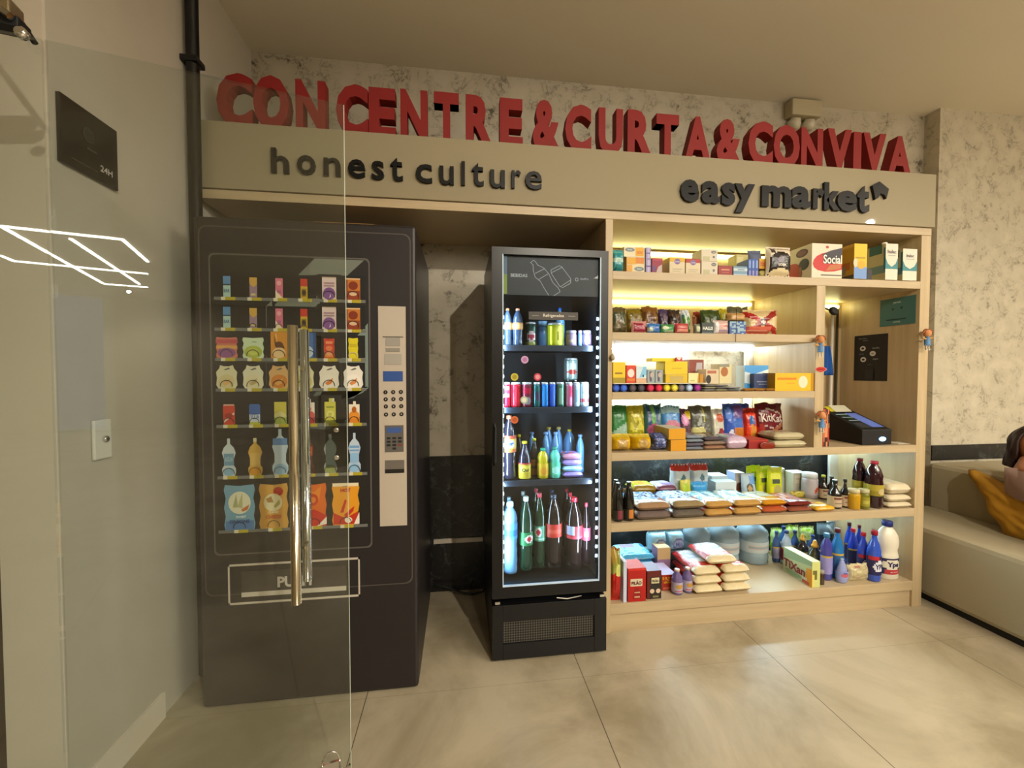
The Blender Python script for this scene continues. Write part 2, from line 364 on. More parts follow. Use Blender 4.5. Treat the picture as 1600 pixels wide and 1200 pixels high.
WATER = [(.7, 0), (.95, .01), (1, .05), (.93, .12), (1, .18), (.93, .25), (1, .32), (.9, .4), (.98, .46), (.98, .66), (.92, .72), (1, .78), (.75, .87), (.4, .93), (.36, .96)]
ROUND = [(.85, 0), (1, .03), (1, .55), (.97, .62), (.75, .74), (.42, .84), (.36, .9), (.36, .94)]
SQUEEZE = [(.85, 0), (1, .03), (.93, .2), (.82, .42), (.9, .58), (.95, .68), (.7, .8), (.4, .86), (.38, .9)]
WINE = [(.9, 0), (1, .02), (1, .6), (.9, .68), (.5, .78), (.38, .84), (.36, .95)]
BLEACH = [(.92, 0), (1, .02), (1, .38), (.93, .44), (.86, .5), (.98, .58), (1, .66), (.9, .76), (.62, .85), (.36, .9), (.34, .93)]
JUG = [(.9, 0), (1, .02), (.96, .08), (1, .14), (.95, .3), (.95, .52), (1, .6), (.96, .66), (1, .72), (.92, .82), (.6, .92), (.25, .96), (.25, .97)]
def bottle(root, r, h, prof, body, cap, label=None, capr=None, caph=.06, mat=None, flat=1.0, conecap=False):
    MB().lathe([(a*r, b*h) for a, b in prof], col=body, n=28, sy=flat).build('bottle_body', mat or LIQ, root)
    zt = prof[-1][1]*h; cr = capr or prof[-1][0]*r*1.18
    if conecap: cp = [(cr, 0), (cr, caph*h*.25), (cr*.75, caph*h*.32), (cr*.55, caph*h*.8), (cr*.3, caph*h)]
    else: cp = [(cr, 0), (cr, caph*h*.85), (cr*.85, caph*h)]
    MB().lathe([(a, b) for a, b in cp], z0=zt-.012*h, col=cap, n=18).build('cap', PLAS, root)
    if label:
        v0, v1, col, art = label; N_ = 36; R_ = 10
        rr = lambda v: r*max(interp(prof, v), .1)+.0009
        prf = [(max(rr(v0+(v1-v0)*j/R_), 0), (v0+(v1-v0)*j/R_)*h) for j in range(R_+1)]
        rm = max(a for a, b in prf); prf = [(rm, b) for a, b in prf]
        def uu(a): return (a*2*math.pi)            # angle
        def fn(a, j):
            an = a*2*math.pi; x = math.cos(an); y = math.sin(an)
            if y > 0: return col
            return artcol(art, .5+x/2*.98, (j+.5)/R_, col)
        lm = MB().lathe(prf, col=col, n=N_, cap=False, sy=flat, fn=fn)
        def S(u, v, o):
            an = -math.pi/2+(u-.5)*2.2; return ((rm+.0012)*math.cos(an), (rm+.0012)*math.sin(an)*flat, (v0+(v1-v0)*v)*h)
        arttext(lm, art, S, 2*rm, (v1-v0)*h)
        lm.build('label', CARD, root)
def interp(prof, v):
    for (r0, z0), (r1, z1) in zip(prof, prof[1:]):
        if z0 <= v <= z1: return r0+(r1-r0)*(v-z0)/max(1e-6, z1-z0)
    return prof[-1][0]
def can(root, r, h, col, art, seed=0):
    N_ = 28; R_ = 12; prf = [(r*.84, 0), (r, .045*h)]+[(r, h*(.045+.87*j/R_)) for j in range(1, R_+1)]
    def fn(a, j):
        an = a*2*math.pi; v = (j)/R_
        return artcol(art, .5+math.cos(an)/2, v, col) if math.sin(an) < 0 else col
    m = MB().lathe(prf, col=col, n=N_, cap=True, fn=fn)
    S = lambda u, v, o: ((r+.0012)*math.cos(-math.pi/2+(u-.5)*2.2), (r+.0012)*math.sin(-math.pi/2+(u-.5)*2.2), h*(.05+.87*v))
    arttext(m, art, S, 2*r, h*.87); m.build('can_body', CANM, root)
    MB().lathe([(r, 0), (r*.9, .055*h), (r*.88, .085*h), (r*.82, .085*h), (r*.8, .065*h)], z0=.915*h, col='#c8ccd2', n=20).build('can_lid', CANM, root)
def jar(root, r, h, body, lid, label=None, mat=None):
    MB().lathe([(r*.9, 0), (r, .03*h), (r, .74*h), (r*.86, .8*h)], col=body, n=24).build('jar_body', mat or LIQ, root)
    MB().lathe([(r*.93, 0), (r*.93, .17*h), (r*.86, .19*h)], z0=.8*h, col=lid, n=24).build('lid', PLAS, root)
    if label:
        col, art = label; fn = lambda a, j: artcol(art, .5+math.cos(a*2*math.pi)/2, (j+.5)/8, col) if math.sin(a*2*math.pi) < 0 else col
        MB().lathe([(r*1.015, h*(.16+.46*j/8)) for j in range(9)], col=col, n=30, cap=False, fn=fn).build('label', CARD, root)
def span(px0, px1, ytop, Y, z):
    x0, x1 = Xof(px0, z, Y), Xof(px1, z, Y); xc = (x0+x1)/2
    return xc, x1-x0, Zof(ytop, xc, Y)-z
def P(kind, name, label, cat, px0, px1, ytop, Y, z, col, art=None, group=None, ybase=None, **kw):
    """one product, standing at height z with its front at depth Y, as wide as photo columns px0..px1 and as tall as row ytop"""
    if ybase is not None: z = Zof(ybase, Xof((px0+px1)/2, z, Y), Y)
    xc, w, h = span(px0, px1, ytop, Y, z)
    if 'h' in kw: h = kw.pop('h')
    loc = (xc, Y, z+.0006); seed = (px0*7+ytop) % 97; rz = kw.pop('rz', 0)
    if kind == 'box':
        mb = MB(); carton(mb, w, kw.get('d', .08), h, col, art, kw.get('side'), kw.get('top'), kw.get('sidecol')); return tag(mb.build(name, kw.get('mat', CARD), loc=loc, rot=(0, 0, rz)), label, cat, group)
    if kind == 'bag':
        mb = MB(); pouch(mb, w, h, kw.get('t', .05), col, art, kw.get('back'), seed, stand=kw.get('stand', False), lean=kw.get('lean', .1), wr=kw.get('wr', .16), crown=kw.get('crown', 0), seal=kw.get('seal', .07))
        return tag(mb.build(name, kw.get('mat', FILM), loc=loc, rot=(0, 0, rz)), label, cat, group)
    if kind == 'flat':
        mb = MB(); lying(mb, w, kw.get('d', .2), h, col, art, kw.get('end'), seed, rise=kw.get('rise', 0)); return tag(mb.build(name, kw.get('mat', FILM), loc=loc, rot=(0, 0, rz)), label, cat, group)
    root = thing(name, label, cat, (xc, Y+w/2*kw.get('flat', 1), z+.0006), rz, group)
    if kind == 'bottle': bottle(root, w/2, h/(kw.get('prof', SODA)[-1][1]-.012+kw.get('caph', .06)), kw.get('prof', SODA), col, kw.get('cap', '#aa0000'), kw.get('lab'), kw.get('capr'), kw.get('caph', .06), kw.get('mat'), kw.get('flat', 1), kw.get('cone', False))
    if kind == 'can': can(root, w/2, h, col, art)
    if kind == 'jar': jar(root, w/2, h, col, kw.get('cap', '#c0b080'), kw.get('lab'), kw.get('mat'))
    return root
# ================================================================== the room
S1, S2, S3, S4, S5, S6 = 1.868, 1.558, 1.252, .94, .575, .152
struct('floor', MB().box(-5.2, 7.2, -12.8, .7, -.1, 0), M['floor'])
struct('ceiling', MB().box(-5.2, 7.2, -12.8, .7, CEIL, CEIL+.1), M['ceiling'])
struct('wall_back', MB().box(-1.3, 3.27, .525, .68, .841, CEIL), M['marble'])
struct('trim_1', MB().box(-1.16, 3.27, .52, .68, 0, .841), M['blackmarble'])
struct('trim_2', MB().box(-.16, .14, .508, .5195, .304, .33), M['wallend'])
struct('wall_right', MB().box(3.27, 7.2, .43, .68, 0, CEIL), M['marblew'])
struct('trim_3', MB().box(3.27, 7.19, .422, .4295, .74, .845), M['blackmarble'])
struct('wall_left', MB().box(-1.305, -1.16, -.64, .525, 0, CEIL), M['wallgrey'])
struct('wall_left_end', MB().box(-1.305, -1.158, -.65, -.6405, 0, CEIL), M['wallend'])
struct('baseboard_left', MB().box(-1.1595, -1.148, -.64, -.26, 0, .1), M['wallend'])
struct('wall_far_left', MB().box(-5.2, -1.306, -.50, -.3, 0, CEIL), M['roomwall'])
struct('wall_west', MB().box(-5.3, -5.2, -12.8, -.3, 0, CEIL), M['roomwall'])
struct('wall_east', MB().box(7.2, 7.3, -12.8, .7, 0, CEIL), M['roomwall'])
struct('wall_rear', MB().box(-5.2, 7.2, -12.9, -12.8, 0, CEIL), M['roomwall'])
w1 = struct('window_1', MB().box(-4.0, -3.2, -12.79, -12.76, .05, 3.1), pmat('dusk window', '#101418', .3, emit=.55, ecol=(.30, .42, .75)))
# brown lift door beyond the wall end
d1 = struct('door_1', MB().box(-2.1, -1.32, -.56, -.505, 0, 2.5), M['brown'], bevel=.004)
MB().box(-2.1, -1.32, -.5615, -.5605, .792, .80, '#0c0a08').build('joint', MATTE, d1)
hg = MB().box(-1.42, -1.325, -.566, -.561, 1.56, 1.72, '#b4ada0')
hg.box(-1.345, -1.33, -.568, -.566, 1.67, 1.685, '#3a3530').box(-1.345, -1.33, -.568, -.566, 1.58, 1.595, '#5a554d')
hg.build('hinge_plate', PLAS, d1)
# ceiling light lines of the lobby (they mirror in the door glass)
def ledline(pts, label):
    t = thing('ceiling_light_line', label, 'light', (pts[0][0], pts[0][1], CEIL), 0)
    for (a, b) in zip(pts, pts[1:]):
        A = Vector((a[0]-pts[0][0], a[1]-pts[0][1], 0)); B = Vector((b[0]-pts[0][0], b[1]-pts[0][1], 0)); d = (B-A).normalized(); n = Vector((-d.y, d.x, 0))*.016
        mb = MB(); q = [A+n, A-n, B-n, B+n]
        top = [(p.x, p.y, -.001) for p in q]; bot = [(p.x, p.y, -.02) for p in q]
        mb.add(top+bot, [(0, 1, 2, 3), (7, 6, 5, 4), (0, 4, 5, 1), (1, 5, 6, 2), (2, 6, 7, 3), (3, 7, 4, 0)], '#ffffff'); mb.build('light_tube', M['ledroom'], t, fixn=True)
ledline([(-2.98, -7.21), (-1.85, -7.04), (-1.77, -8.3)], 'bright angled ceiling light line nearest the entrance glass')
ledline([(-3.58, -9.1), (-3.55, -9.46), (-1.92, -9.36)], 'bright ceiling light line running across the lobby, bent at its end')
ledline([(-2.97, -7.23), (-2.81, -10.97), (-2.14, -10.89)], 'long ceiling light line running deep into the lobby with a short cross arm')
ledline([(-2.42, -7.39), (-2.22, -10.57)], 'straight ceiling light line between the two angled ones')
for k, (dx, dy, pw, sz) in enumerate(DOWN):
    t = thing('downlight', ['recessed ceiling downlight centred in front of the shop', 'recessed ceiling downlight in front of the drinks fridge', 'recessed ceiling downlight near the right wall over the sofa', 'added ceiling downlight brightening the middle of the lobby', 'added ceiling downlight brightening the lobby rear wall among the light lines'][k], 'light', (dx, dy, CEIL))
    MB().lathe([(.055, -.012), (.055, -.001), (.04, -.001), (.04, -.012), (.055, -.012)], col='#c8c0b0', cap=False).build('trim_ring', MATTE, t)
    MB().lathe([(.024, -.006), (.024, -.002)], col='#ffffff').build('lens', M['lens'], t)
for k, (gx, gy) in enumerate([(3.0, -2.9), (5.4, -3.6), (4.0, -6.6)]):  # glowing globes added out of view to lift the ceiling brightness
    t = thing('fill_globe', ['added glowing fill globe nearest the shop shelves', 'added glowing fill globe near the right wall', 'added glowing fill globe deep in the lobby'][k], 'lamp', (gx, gy, CEIL), 0, 'added fill globes')
    MB().tube([(0, 0, -.001), (0, 0, -.50)], .004).build('cord', M['blackm'], t)
    MB().lathe([(.11*math.sin(a*math.pi/10)+.002, -.61-.11*math.cos(a*math.pi/10)) for a in range(11)], col='#ffffff', n=20).build('globe', M['globe'], t)
# black pipe in the corner
t = thing('wall_pipe', 'black vertical pipe running from the ceiling down beside the vending machine', 'pipe', (-1.125, -.05, 0))
MB().tube([(0, 0, .02), (0, 0, CEIL-.002)], .024, n=16).build('pipe', M['black'], t)
MB().box(-.034, .032, -.032, .032, 2.665, 2.69).build('pipe_clip', M['black'], t, bevel=.004)
# plaque and switch on the left wall
t = thing('wall_plaque', 'dark plaque reading 24H on the grey left wall above the switch', 'sign', (-1.159, -.518, 1.968))
MB().box(0, .012, -.1, .098, 0, .2).build('plaque_board', pmat('dark smoked acrylic', '#151413', .12), t, bevel=.002)
mb = MB(); S = lambda u, v, o: (.0125+o, -.1+.198*u, .2*v)
flatart(mb, [('r', .15, .12, .6, .135, '#4c4030'), ('e', .45, .62, .1, .12, '#26302c'), ('e', .45, .62, .07, .09, '#1b1f1d')], S); arttext(mb, [('t', '24H', .76, .22, .1, '#b9b4aa', .3, .02), ('t', 'aberto', .5, .42, .05, '#3b4a40', .3)], S, .198, .2, .001)
mb.build('plaque_print', CARD, t)
t = thing('switch_plate', 'white switch plate with round grey button on the grey left wall', 'switch', (-1.159, -.502, 1.135))
MB().box(0, .01, -.033, .033, -.064, .064).build('plate', M['white'], t, bevel=.004)
MB().lathe([(.011, 0), (.011, .006), (.006, .009)], col='#4a4a4c').build('button', M['chrome'], t, loc=(.01, .006, 0), rot=(0, math.pi/2, 0))
# small camera box under the ceiling
t = thing('junction_box', 'beige plastic box with two round spot heads on the wall above the red letters', 'emergency light', (2.28, .524, 3.05))
MB().box(-.11, .11, -.07, 0, 0, .105).build('housing', pmat('beige plastic', '#b3a789', .5), t, bevel=.008)
for dx in (-.055, .05): MB().lathe([(.03, 0), (.042, .03), (.042, .06), (.03, .065)], col='#c4bba2').build('lamp_head', PLAS, t, loc=(dx, -.035, -.002), rot=(math.radians(205), 0, 0))

# ================================================================== glass door and side panel
TH = math.radians(13.36); GA = Vector((-.91, -.905, 0)); GT = Vector((math.cos(TH), math.sin(TH), 0))
def groot(name, label, cat): return thing(name, label, cat, GA, TH)      # local x along the glass, -y towards the camera
t = groot('glass_door', 'tall frameless glass door leaf standing ajar in front of the vending machine', 'door')
MB().box(-.014, .606, -.005, .005, .012, 2.1).build('glass_pane', M['glass'], t)
MB().box(.6062, .6078, -.0045, .0045, .012, 2.1).build('glass_edge', pmat('polished glass edge', '#b9c2b4', .3), t)
for nm, y in (('handle', -.05), ('handle', .055)):
    x = .478 if y < 0 else .493
    h = MB().tube([(x, y, .735 if y < 0 else .745), (x, y, 1.475)], .0125, n=20).build(nm, M['steel'] if y < 0 else M['chrome'], t)
    for z in (.86, 1.36): MB().tube([(x, y*.12, z), (x, y*.9, z)], .006, n=10).build('standoff', M['steel'], h)
t2 = MB().box(.55, .604, -.011, -.0055, 1.083, 1.218).build('lock_plate', glassmat('clear acrylic plate', (.58, .60, .58), 1.6, .1), t, bevel=.003)
for z in (1.112, 1.19): MB().lathe([(.0075, 0), (.0075, .004), (.004, .006)], col='#ddd').build('screw', M['chrome'], t2, loc=(.578, -.011, z), rot=(math.pi/2, 0, 0))
b = MB(); b.tube([(.531+.023*(1-math.cos(a*math.pi/8)), -.014, .235+.035*math.sin(a*math.pi/8)) for a in range(9)], .0022)
b.tube([(.531, -.014, .12), (.531, -.014, .235)], .0022); b.tube([(.577, -.014, .12), (.577, -.014, .235)], .0022); b.tube([(.577, -.014, .215), (.592, -.014, .205), (.604, -.014, .216)], .003)
b.box(.531, .577, -.013, -.0055, .06, .235)
b.build('floor_lock', M['chrome'], t)
t = groot('glass_side_panel', 'fixed glass side panel at the left of the glass door', 'glass panel')
MB().box(-.9, -.020, -.005, .005, .002, 2.1).build('glass_pane', M['glass'], t)
t = groot('door_closer', 'dark metal closer arm with round chrome cap above the glass side panel', 'door closer')
MB().box(-.3, -.048, -.02, .02, 2.105, 2.13).build('rail', M['blackm'], t, bevel=.003)
MB().tube([(-.2, -.03, 2.22), (-.11, -.03, 2.15), (-.055, -.03, 2.118)], .008).build('arm', M['chrome'], t)
MB().tube([(-.16, .05, 2.3), (-.06, .05, 2.12)], .006).build('rod', M['blackm'], t)
MB().box(-.14, -.06, -.022, .022, 2.131, 2.165).build('clamp', M['steel'], t, bevel=.004)
MB().lathe([(.012, 0), (.012, .012), (.006, .016)]).build('chrome_cap', M['chrome'], t, loc=(-.04, -.02, 2.09), rot=(math.pi/2, 0, 0))

# ================================================================== built-in market cabinet
cab = thing('market_cabinet', 'built-in light oak shop cabinet with beige fascia and lit shelves', 'cabinet', (0, 0, 0))
def cb(name, mat, x0, x1, y0, y1, z0, z1, bev=.0015): return bx(name, mat, x0, x1, y0, y1, z0, z1, cab, bev)
XL, XR = .772, 2.584
cb('fascia_panel', M['fascia'], -1.145, 2.65, -.014, .004, 2.168, 2.46)
cb('fascia_top', M['fascia'], -1.145, 2.65, .004, .51, 2.44, 2.46)
cb('top_board', M['oak'], -1.145, 2.645, -.002, .52, 2.126, 2.167)
cb('side_panel', M['oakv'], .733, XL, 0, .50, 0, 2.126)
cb('side_panel', M['oakv'], XR, 2.632, 0, .50, 0, 2.126)
cb('end_panel', M['oakv'], 2.6325, 2.652, .004, .50, 0, 2.44)
cb('shelf', M['oak'], XL, XR, 0, .47, S1-.042, S1)
cb('shelf', M['oak'], XL, 1.93, 0, .47, S2-.04, S2)
cb('shelf', M['oak'], XL, 1.93, 0, .47, S3-.038, S3)
cb('shelf', M['oak'], XL, XR, 0, .47, S4-.042, S4)
cb('shelf', M['oak'], XL, XR, 0, .47, S5-.046, S5)
cb('shelf', M['oak'], XL, XR, 0, .47, S6-.055, S6)
cb('plinth', M['oak'], XL, XR, .012, .03, 0, S6-.055)
cb('divider', M['oakv'], 1.93, 1.984, 0, .47, S4, S1-.042)
cb('back_panel', M['oakv'], XL, XR, .471, .49, S1, 2.126)
cb('back_panel', M['oakv'], 1.984, XR, .471, .49, S4, S1-.042)
cb('back_panel', M['oakv'], XL, 1.93, .471, .49, S2, S1-.042)
cb('back_panel', M['white'], Xof(1165, 1.4, .47), 1.93, .471, .49, S4, S2-.04)
cb('back_panel', M['white'], Xof(1297, .7, .47), XR, .471, .49, S6, S4-.042)
zv1 = Zof(394, 1.3, .30); zv2 = Zof(463, 1.3, .30)
cb('led_strip', M['ledy'], XL+.02, Xof(1200, 2.0, .46), .455, .469, 2.095, 2.112)
cb('led_profile', M['blackm'] if False else M['oak'], XL+.01, XR-.01, .448, .470, 2.113, 2.125)
cb('led_strip', M['ledy'], XL+.02, 1.9, .455, .469, 1.79, 1.807)
cb('led_strip', M['ledy'], Xof(1289, 1.8, .46), Xof(1310, 1.8, .46), .455, .469, 1.79, 1.807)
cb('led_strip', M['ledw'], XL+.02, 1.9, .43, .445, S2-.062, S2-.042)
cb('led_strip', M['ledw'], XL+.02, 1.9, .43, .445, S3-.06, S3-.04)
cb('led_strip', M['ledb'], XL+.02, XR-.02, .43, .445, S4-.064, S4-.044)
cb('led_strip', M['ledb'], XL+.02, XR-.02, .43, .445, S5-.068, S5-.048)
MB().tube([(1.50, .458, 1.50), (Xof(1160, 1.5, .458), .458, 1.50), (Xof(1168, 1.5, .458), .458, 1.47), (Xof(1168, 1.5, .458), .458, S3)], .008).build('conduit', M['white'], cab)
MB().tube([(Xof(1299, 1.4, .44), .44, S4+.01), (Xof(1299, 1.4, .44), .44, 1.78)], .009).build('conduit', M['white'], cab)
MB().tube([(Xof(1307, 1.4, .455), .455, S4+.01), (Xof(1307, 1.4, .455), .455, 1.78)], .007).build('conduit', pmat('dark cable', '#3a3216', .6), cab)

# red letters standing on the fascia
LET = [('C', 337.7, 394, 113.5, 190.6), ('O', 395, 451, 117, 195), ('N', 461.5, 508, 125, 200), ('C', 524.5, 575, 131, 205), ('E', 576, 618, 137, 209), ('N', 625.5, 667.5, 140, 213.5), ('T', 678, 717, 144, 216), ('R', 727.7, 770, 148.6, 221), ('E', 781, 817, 153.6, 225), ('&', 832.5, 876, 156, 228.7), ('C', 883, 924, 163, 233), ('U', 935, 973.5, 169, 236), ('R', 980, 1020, 172, 240.6), ('T', 1024.7, 1061, 178.4, 242.7), ('A', 1069, 1111, 182, 247), ('&', 1118.7, 1159, 186, 251.5), ('C', 1167.7, 1208, 189, 254), ('O', 1207, 1250, 194.6, 257), ('N', 1250, 1286, 200, 260), ('V', 1290.7, 1331, 201.6, 263), ('I', 1331, 1346, 206, 265), ('V', 1346, 1384.7, 208, 267), ('A', 1384.7, 1425, 212.6, 270)]
word = ['CON']*3+['CENTRE']*6+['joining CENTRE and CURTA']+['CURTA']*5+['joining CURTA and CONVIVA']+['CONVIVA']*7
nth = {0: 'first letter', 1: 'second letter', 2: 'third letter', 3: 'fourth letter', 4: 'fifth letter', 5: 'sixth letter', 6: 'seventh letter'}
cnt = {}
for k, (ch, a, b_, t0, t1) in enumerate(LET):
    z0 = 2.4605; yf = .03; d = .055
    xa = Xof(a, 2.6, yf); xb = Xof(b_, 2.6, yf)
    if (a+b_)/2 > 860: xa = Xof(a+ (a-860)*.006, 2.6, yf+.0)   # their left flank shows too
    zt = Zof(t0, (xa+xb)/2, yf)
    mb = MB(); solid_text(mb, ch, -(xb-xa)/2, (xb-xa)/2, 0, zt-z0, 0, d, '#a8120e', .045)
    o = mb.build('sign_letter', M['red'], loc=((xa+xb)/2, yf, z0))
    w_ = word[k]
    if ch == '&': lb = 'red solid ampersand '+w_+' on the beige fascia'
    else:
        i = cnt.get(w_, 0); cnt[w_] = i+1; lb = 'red solid letter %s, %s of %s on the beige fascia' % (ch, nth[i], w_)
    tag(o, lb, 'letter', 'red standing letters above the fascia')
# black letters on the fascia
def fascia_text(name, label, items, bold):
    x0 = Xof(items[0][1], 2.3, -.016)
    t = thing(name, label, 'lettering', (x0, -.0145, 2.3))
    for ch, a, b_, t0, t1 in items:
        xa = Xof(a, 2.3, -.03); xb = Xof(b_, 2.3, -.03); zt = Zof(t0, (xa+xb)/2, -.03); zb = Zof(t1, (xa+xb)/2, -.03)
        mb = MB()
        if ch == '#':
            P5 = [(xa+(xb-xa)*u, zb+(zt-zb)*v) for u, v in [(.12, .35), (.0, .75), (.42, 1), (1, .62), (.86, .08), (.72, .3), (.5, .35), (.38, .1), (.2, .0)]]
            P5 = P5[::-1]
            n = len(P5); mb.add([(x-x0, -.015, z-2.3) for x, z in P5]+[(x-x0, 0, z-2.3) for x, z in P5], [tuple(range(n))]+[((i+1) % n, i, i+n, (i+1) % n+n) for i in range(n)], '#141312')
            mb.build('pentagon_mark', M['blackacr'], t, fixn=True)
        else: solid_text(mb, ch, xa-x0, xb-x0, zb-2.3, zt-2.3, -.015, 0, '#141312', bold); mb.build('letter', M['blackacr'], t)
fascia_text('fascia_lettering', 'thin black raised words on the beige fascia over the vending machine and fridge', [('h', 423, 450, 230.6, 269.5), ('o', 463.5, 492, 242, 271.8), ('n', 505.4, 531, 246, 274), ('e', 543.5, 570, 248.5, 277), ('s', 580.5, 599.6, 251, 280), ('t', 609.5, 629, 246, 282), ('c', 649.5, 675, 256, 285), ('u', 686.5, 709, 259, 288), ('l', 721, 726.5, 251.5, 288.5), ('t', 737, 756, 254, 290), ('u', 766, 789, 265, 293), ('r', 799.7, 814, 265.7, 293.5), ('e', 821, 847, 267, 295.4)], .01)
fascia_text('fascia_lettering', 'bold black raised words with pentagon mark on the beige fascia over the shelves', [('e', 1064, 1092.5, 280, 315), ('a', 1097, 1126, 282.6, 317.6), ('s', 1128.4, 1149.4, 285, 320.6), ('y', 1148.5, 1180, 287, 332), ('m', 1191, 1237, 290, 323), ('a', 1237.7, 1267.5, 291, 325), ('r', 1271, 1288.5, 294, 326), ('k', 1288.5, 1313.4, 285, 328), ('e', 1309, 1340, 297.4, 330), ('t', 1340, 1359, 290, 332), ('#', 1363, 1389, 283.4, 312)], .04)

# ================================================================== vending machine (a printed front on a dark cabinet)
VY = -.245
vm = thing('vending_machine', 'tall dark brown vending machine with a printed front of snacks and drinks', 'vending machine', (-.6, VY, 0))
def vp(px, py): p = atY(px, py, VY); return (p.x+.6, p.z)
def Sv(px, py, o): x, z = vp(px, py); return (x, -.0012-o, z)
MB().box(-.425, .422, 0, .72, .006, 1.962).build('cabinet_body', M['vend'], vm, bevel=.012)
def ppoly(mb, pts, col, lay): mb.face([Sv(x, y, lay) for x, y in pts], col)
def prect(mb, x0, y0, x1, y1, col, lay):      # rectangle in the plane given two photo corners
    a = vp(x0, y0); b = vp(x1, y1); o = -.0012-lay
    mb.face([(a[0], o, b[1]), (b[0], o, b[1]), (b[0], o, a[1]), (a[0], o, a[1])], col)
def rrect(mb, x0, x1, z0, z1, r, col, o, wid=None):
    pts = []
    for cx, cz, a0 in ((x1-r, z1-r, 0), (x0+r, z1-r, 90), (x0+r, z0+r, 180), (x1-r, z0+r, 270)):
        pts += [(cx+r*math.cos(math.radians(a0+k*15)), cz+r*math.sin(math.radians(a0+k*15))) for k in range(7)]
    if wid is None: mb.face([(x, -o, z) for x, z in pts], col)
    else:
        cx, cz = (x0+x1)/2, (z0+z1)/2; sx = 1-2*wid/(x1-x0); sz = 1-2*wid/(z1-z0); n = len(pts)
        for i in range(n):
            a, b = pts[i], pts[(i+1) % n]; f = lambda p: (cx+(p[0]-cx)*sx, -o, cz+(p[1]-cz)*sz)
            mb.face([(a[0], -o, a[1]), (b[0], -o, b[1]), f(b), f(a)], col)
fp = MB()
rrect(fp, -.405, .402, .46, 1.925, .03, '#4c443f', .0014, .005)          # thin printed outline of the door
wx0, wx1 = vp(335, 600)[0], vp(575, 600)[0]; wz1 = (vp(340, 399)[1]+vp(572, 405)[1])/2; wz0 = (vp(340, 866)[1]+vp(580, 853)[1])/2
rrect(fp, wx0-.012, wx1+.012, wz0-.006, wz1+.006, .02, '#5b5550', .0016, .006)
rrect(fp, wx0, wx1, wz0+.10, wz1, .016, '#1d1a18', .0016)
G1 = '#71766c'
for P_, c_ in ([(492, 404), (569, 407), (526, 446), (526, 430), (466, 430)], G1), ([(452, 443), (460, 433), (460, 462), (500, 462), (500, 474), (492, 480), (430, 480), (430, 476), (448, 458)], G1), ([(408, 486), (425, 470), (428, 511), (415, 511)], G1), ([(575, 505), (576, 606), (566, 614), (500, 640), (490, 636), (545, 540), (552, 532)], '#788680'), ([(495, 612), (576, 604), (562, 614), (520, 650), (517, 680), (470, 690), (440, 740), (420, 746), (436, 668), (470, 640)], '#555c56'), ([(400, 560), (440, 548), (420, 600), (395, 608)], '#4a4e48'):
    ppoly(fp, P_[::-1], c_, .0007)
rows = [(464, 469), (512, 515), (559.5, 560), (607.5, 605.5), (665, 659.6), (746, 735.7), (830.6, 816.7)]
RZ = [(vp(336, a)[1]+vp(572, b_)[1])/2 for a, b_ in rows]
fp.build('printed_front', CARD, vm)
sh = []
for z in RZ: sh.append(MB().box(wx0+.006, wx1-.006, -.0032, -.0026, z-.012, z, '#6f706c').build('printed_shelf', CARD, vm))
CX = [355.5, 396.7, 437, 475.7, 515, 552.5]
def pic(name, row, cpx, wpx, hpx, shape, base, art, coil=True, tagc=True, cell=True, coilc='#17130f', cw=19):
    z = RZ[row]; x = vp(cpx, rows[row][0]+(rows[row][1]-rows[row][0])*((cpx-336)/236))[0]; s = .84/342
    w = wpx*s*.98; h = hpx*(1.962/745); mb = MB(); o0 = -.0036
    if cell: mb.face([(-cw*s, -.0022, .002), (cw*s, -.0022, .002), (cw*s, -.0022, h*1.12), (-cw*s, -.0022, h*1.12)], '#141110')
    S = lambda u, v, o: ((u-.5)*w, o0-o, v*h)
    mb.face([S(u, v, 0) for u, v in shape], base)
    e = .0004
    for k, a in enumerate(art):
        o = e*(k+1)
        if a[0] == 'r': mb.face([S(a[1], a[2], o), S(a[3], a[2], o), S(a[3], a[4], o), S(a[1], a[4], o)], a[5])
        elif a[0] == 'e': mb.face([S(a[1]+a[3]*math.cos(t*math.pi/9), a[2]+a[4]*math.sin(t*math.pi/9), o) for t in range(18)], a[5])
        elif a[0] == 'p': mb.face([S(u, v, o) for u, v in a[1]], a[2])
        elif a[0] == 't': arttext(mb, [a], S, w, h, o)
    if coil:
        r = min(.9*wpx, 19)*s*.5; 
        for t in range(14):
            a0, a1 = -.2+t*(math.pi+.4)/14, -.2+(t+1)*(math.pi+.4)/14; cz = .5*r
            q = lambda a, rr: (rr*math.cos(a), o0-.0042, cz+rr*math.sin(a)*.95)
            mb.face([q(a0, r), q(a1, r), q(a1, r-.0026), q(a0, r-.0026)], coilc)
    ch = mb.build(name, CARD, vm, loc=(x, 0, z))
    if tagc: MB().box(-.022, -.006, -.0041, -.0035, -.0125, .0005, '#d9d2b8').box(-.006, .03, -.0041, -.0035, -.0125, .0005, '#b3a325').build('price_tag', CARD, ch)
    return ch
SQ = [(0, 0), (1, 0), (1, 1), (0, 1)]
BAG = [(.04, 0), (.96, 0), (1, .12), (.95, .3), (1, .5), (.94, .7), (1, .88), (.96, 1), (.5, .97), (.04, 1), (0, .88), (.06, .7), (0, .5), (.05, .3), (0, .12)]
POT = [(.1, 0), (.9, 0), (1, .15), (.96, .45), (1, .7), (.85, .86), (.8, 1), (.62, .95), (.38, .95), (.2, 1), (.15, .86), (0, .7), (.04, .45), (0, .15)]
def bot(w): return [(.1, 0), (.9, 0), (1, .1), (1, .2), (.86, .28), (.86, .45), (1, .62), (.86, .76), (.6, .86), (.6, 1), (.4, 1), (.4, .86), (.14, .76), (0, .62), (.14, .45), (.14, .28), (0, .2), (0, .1)]
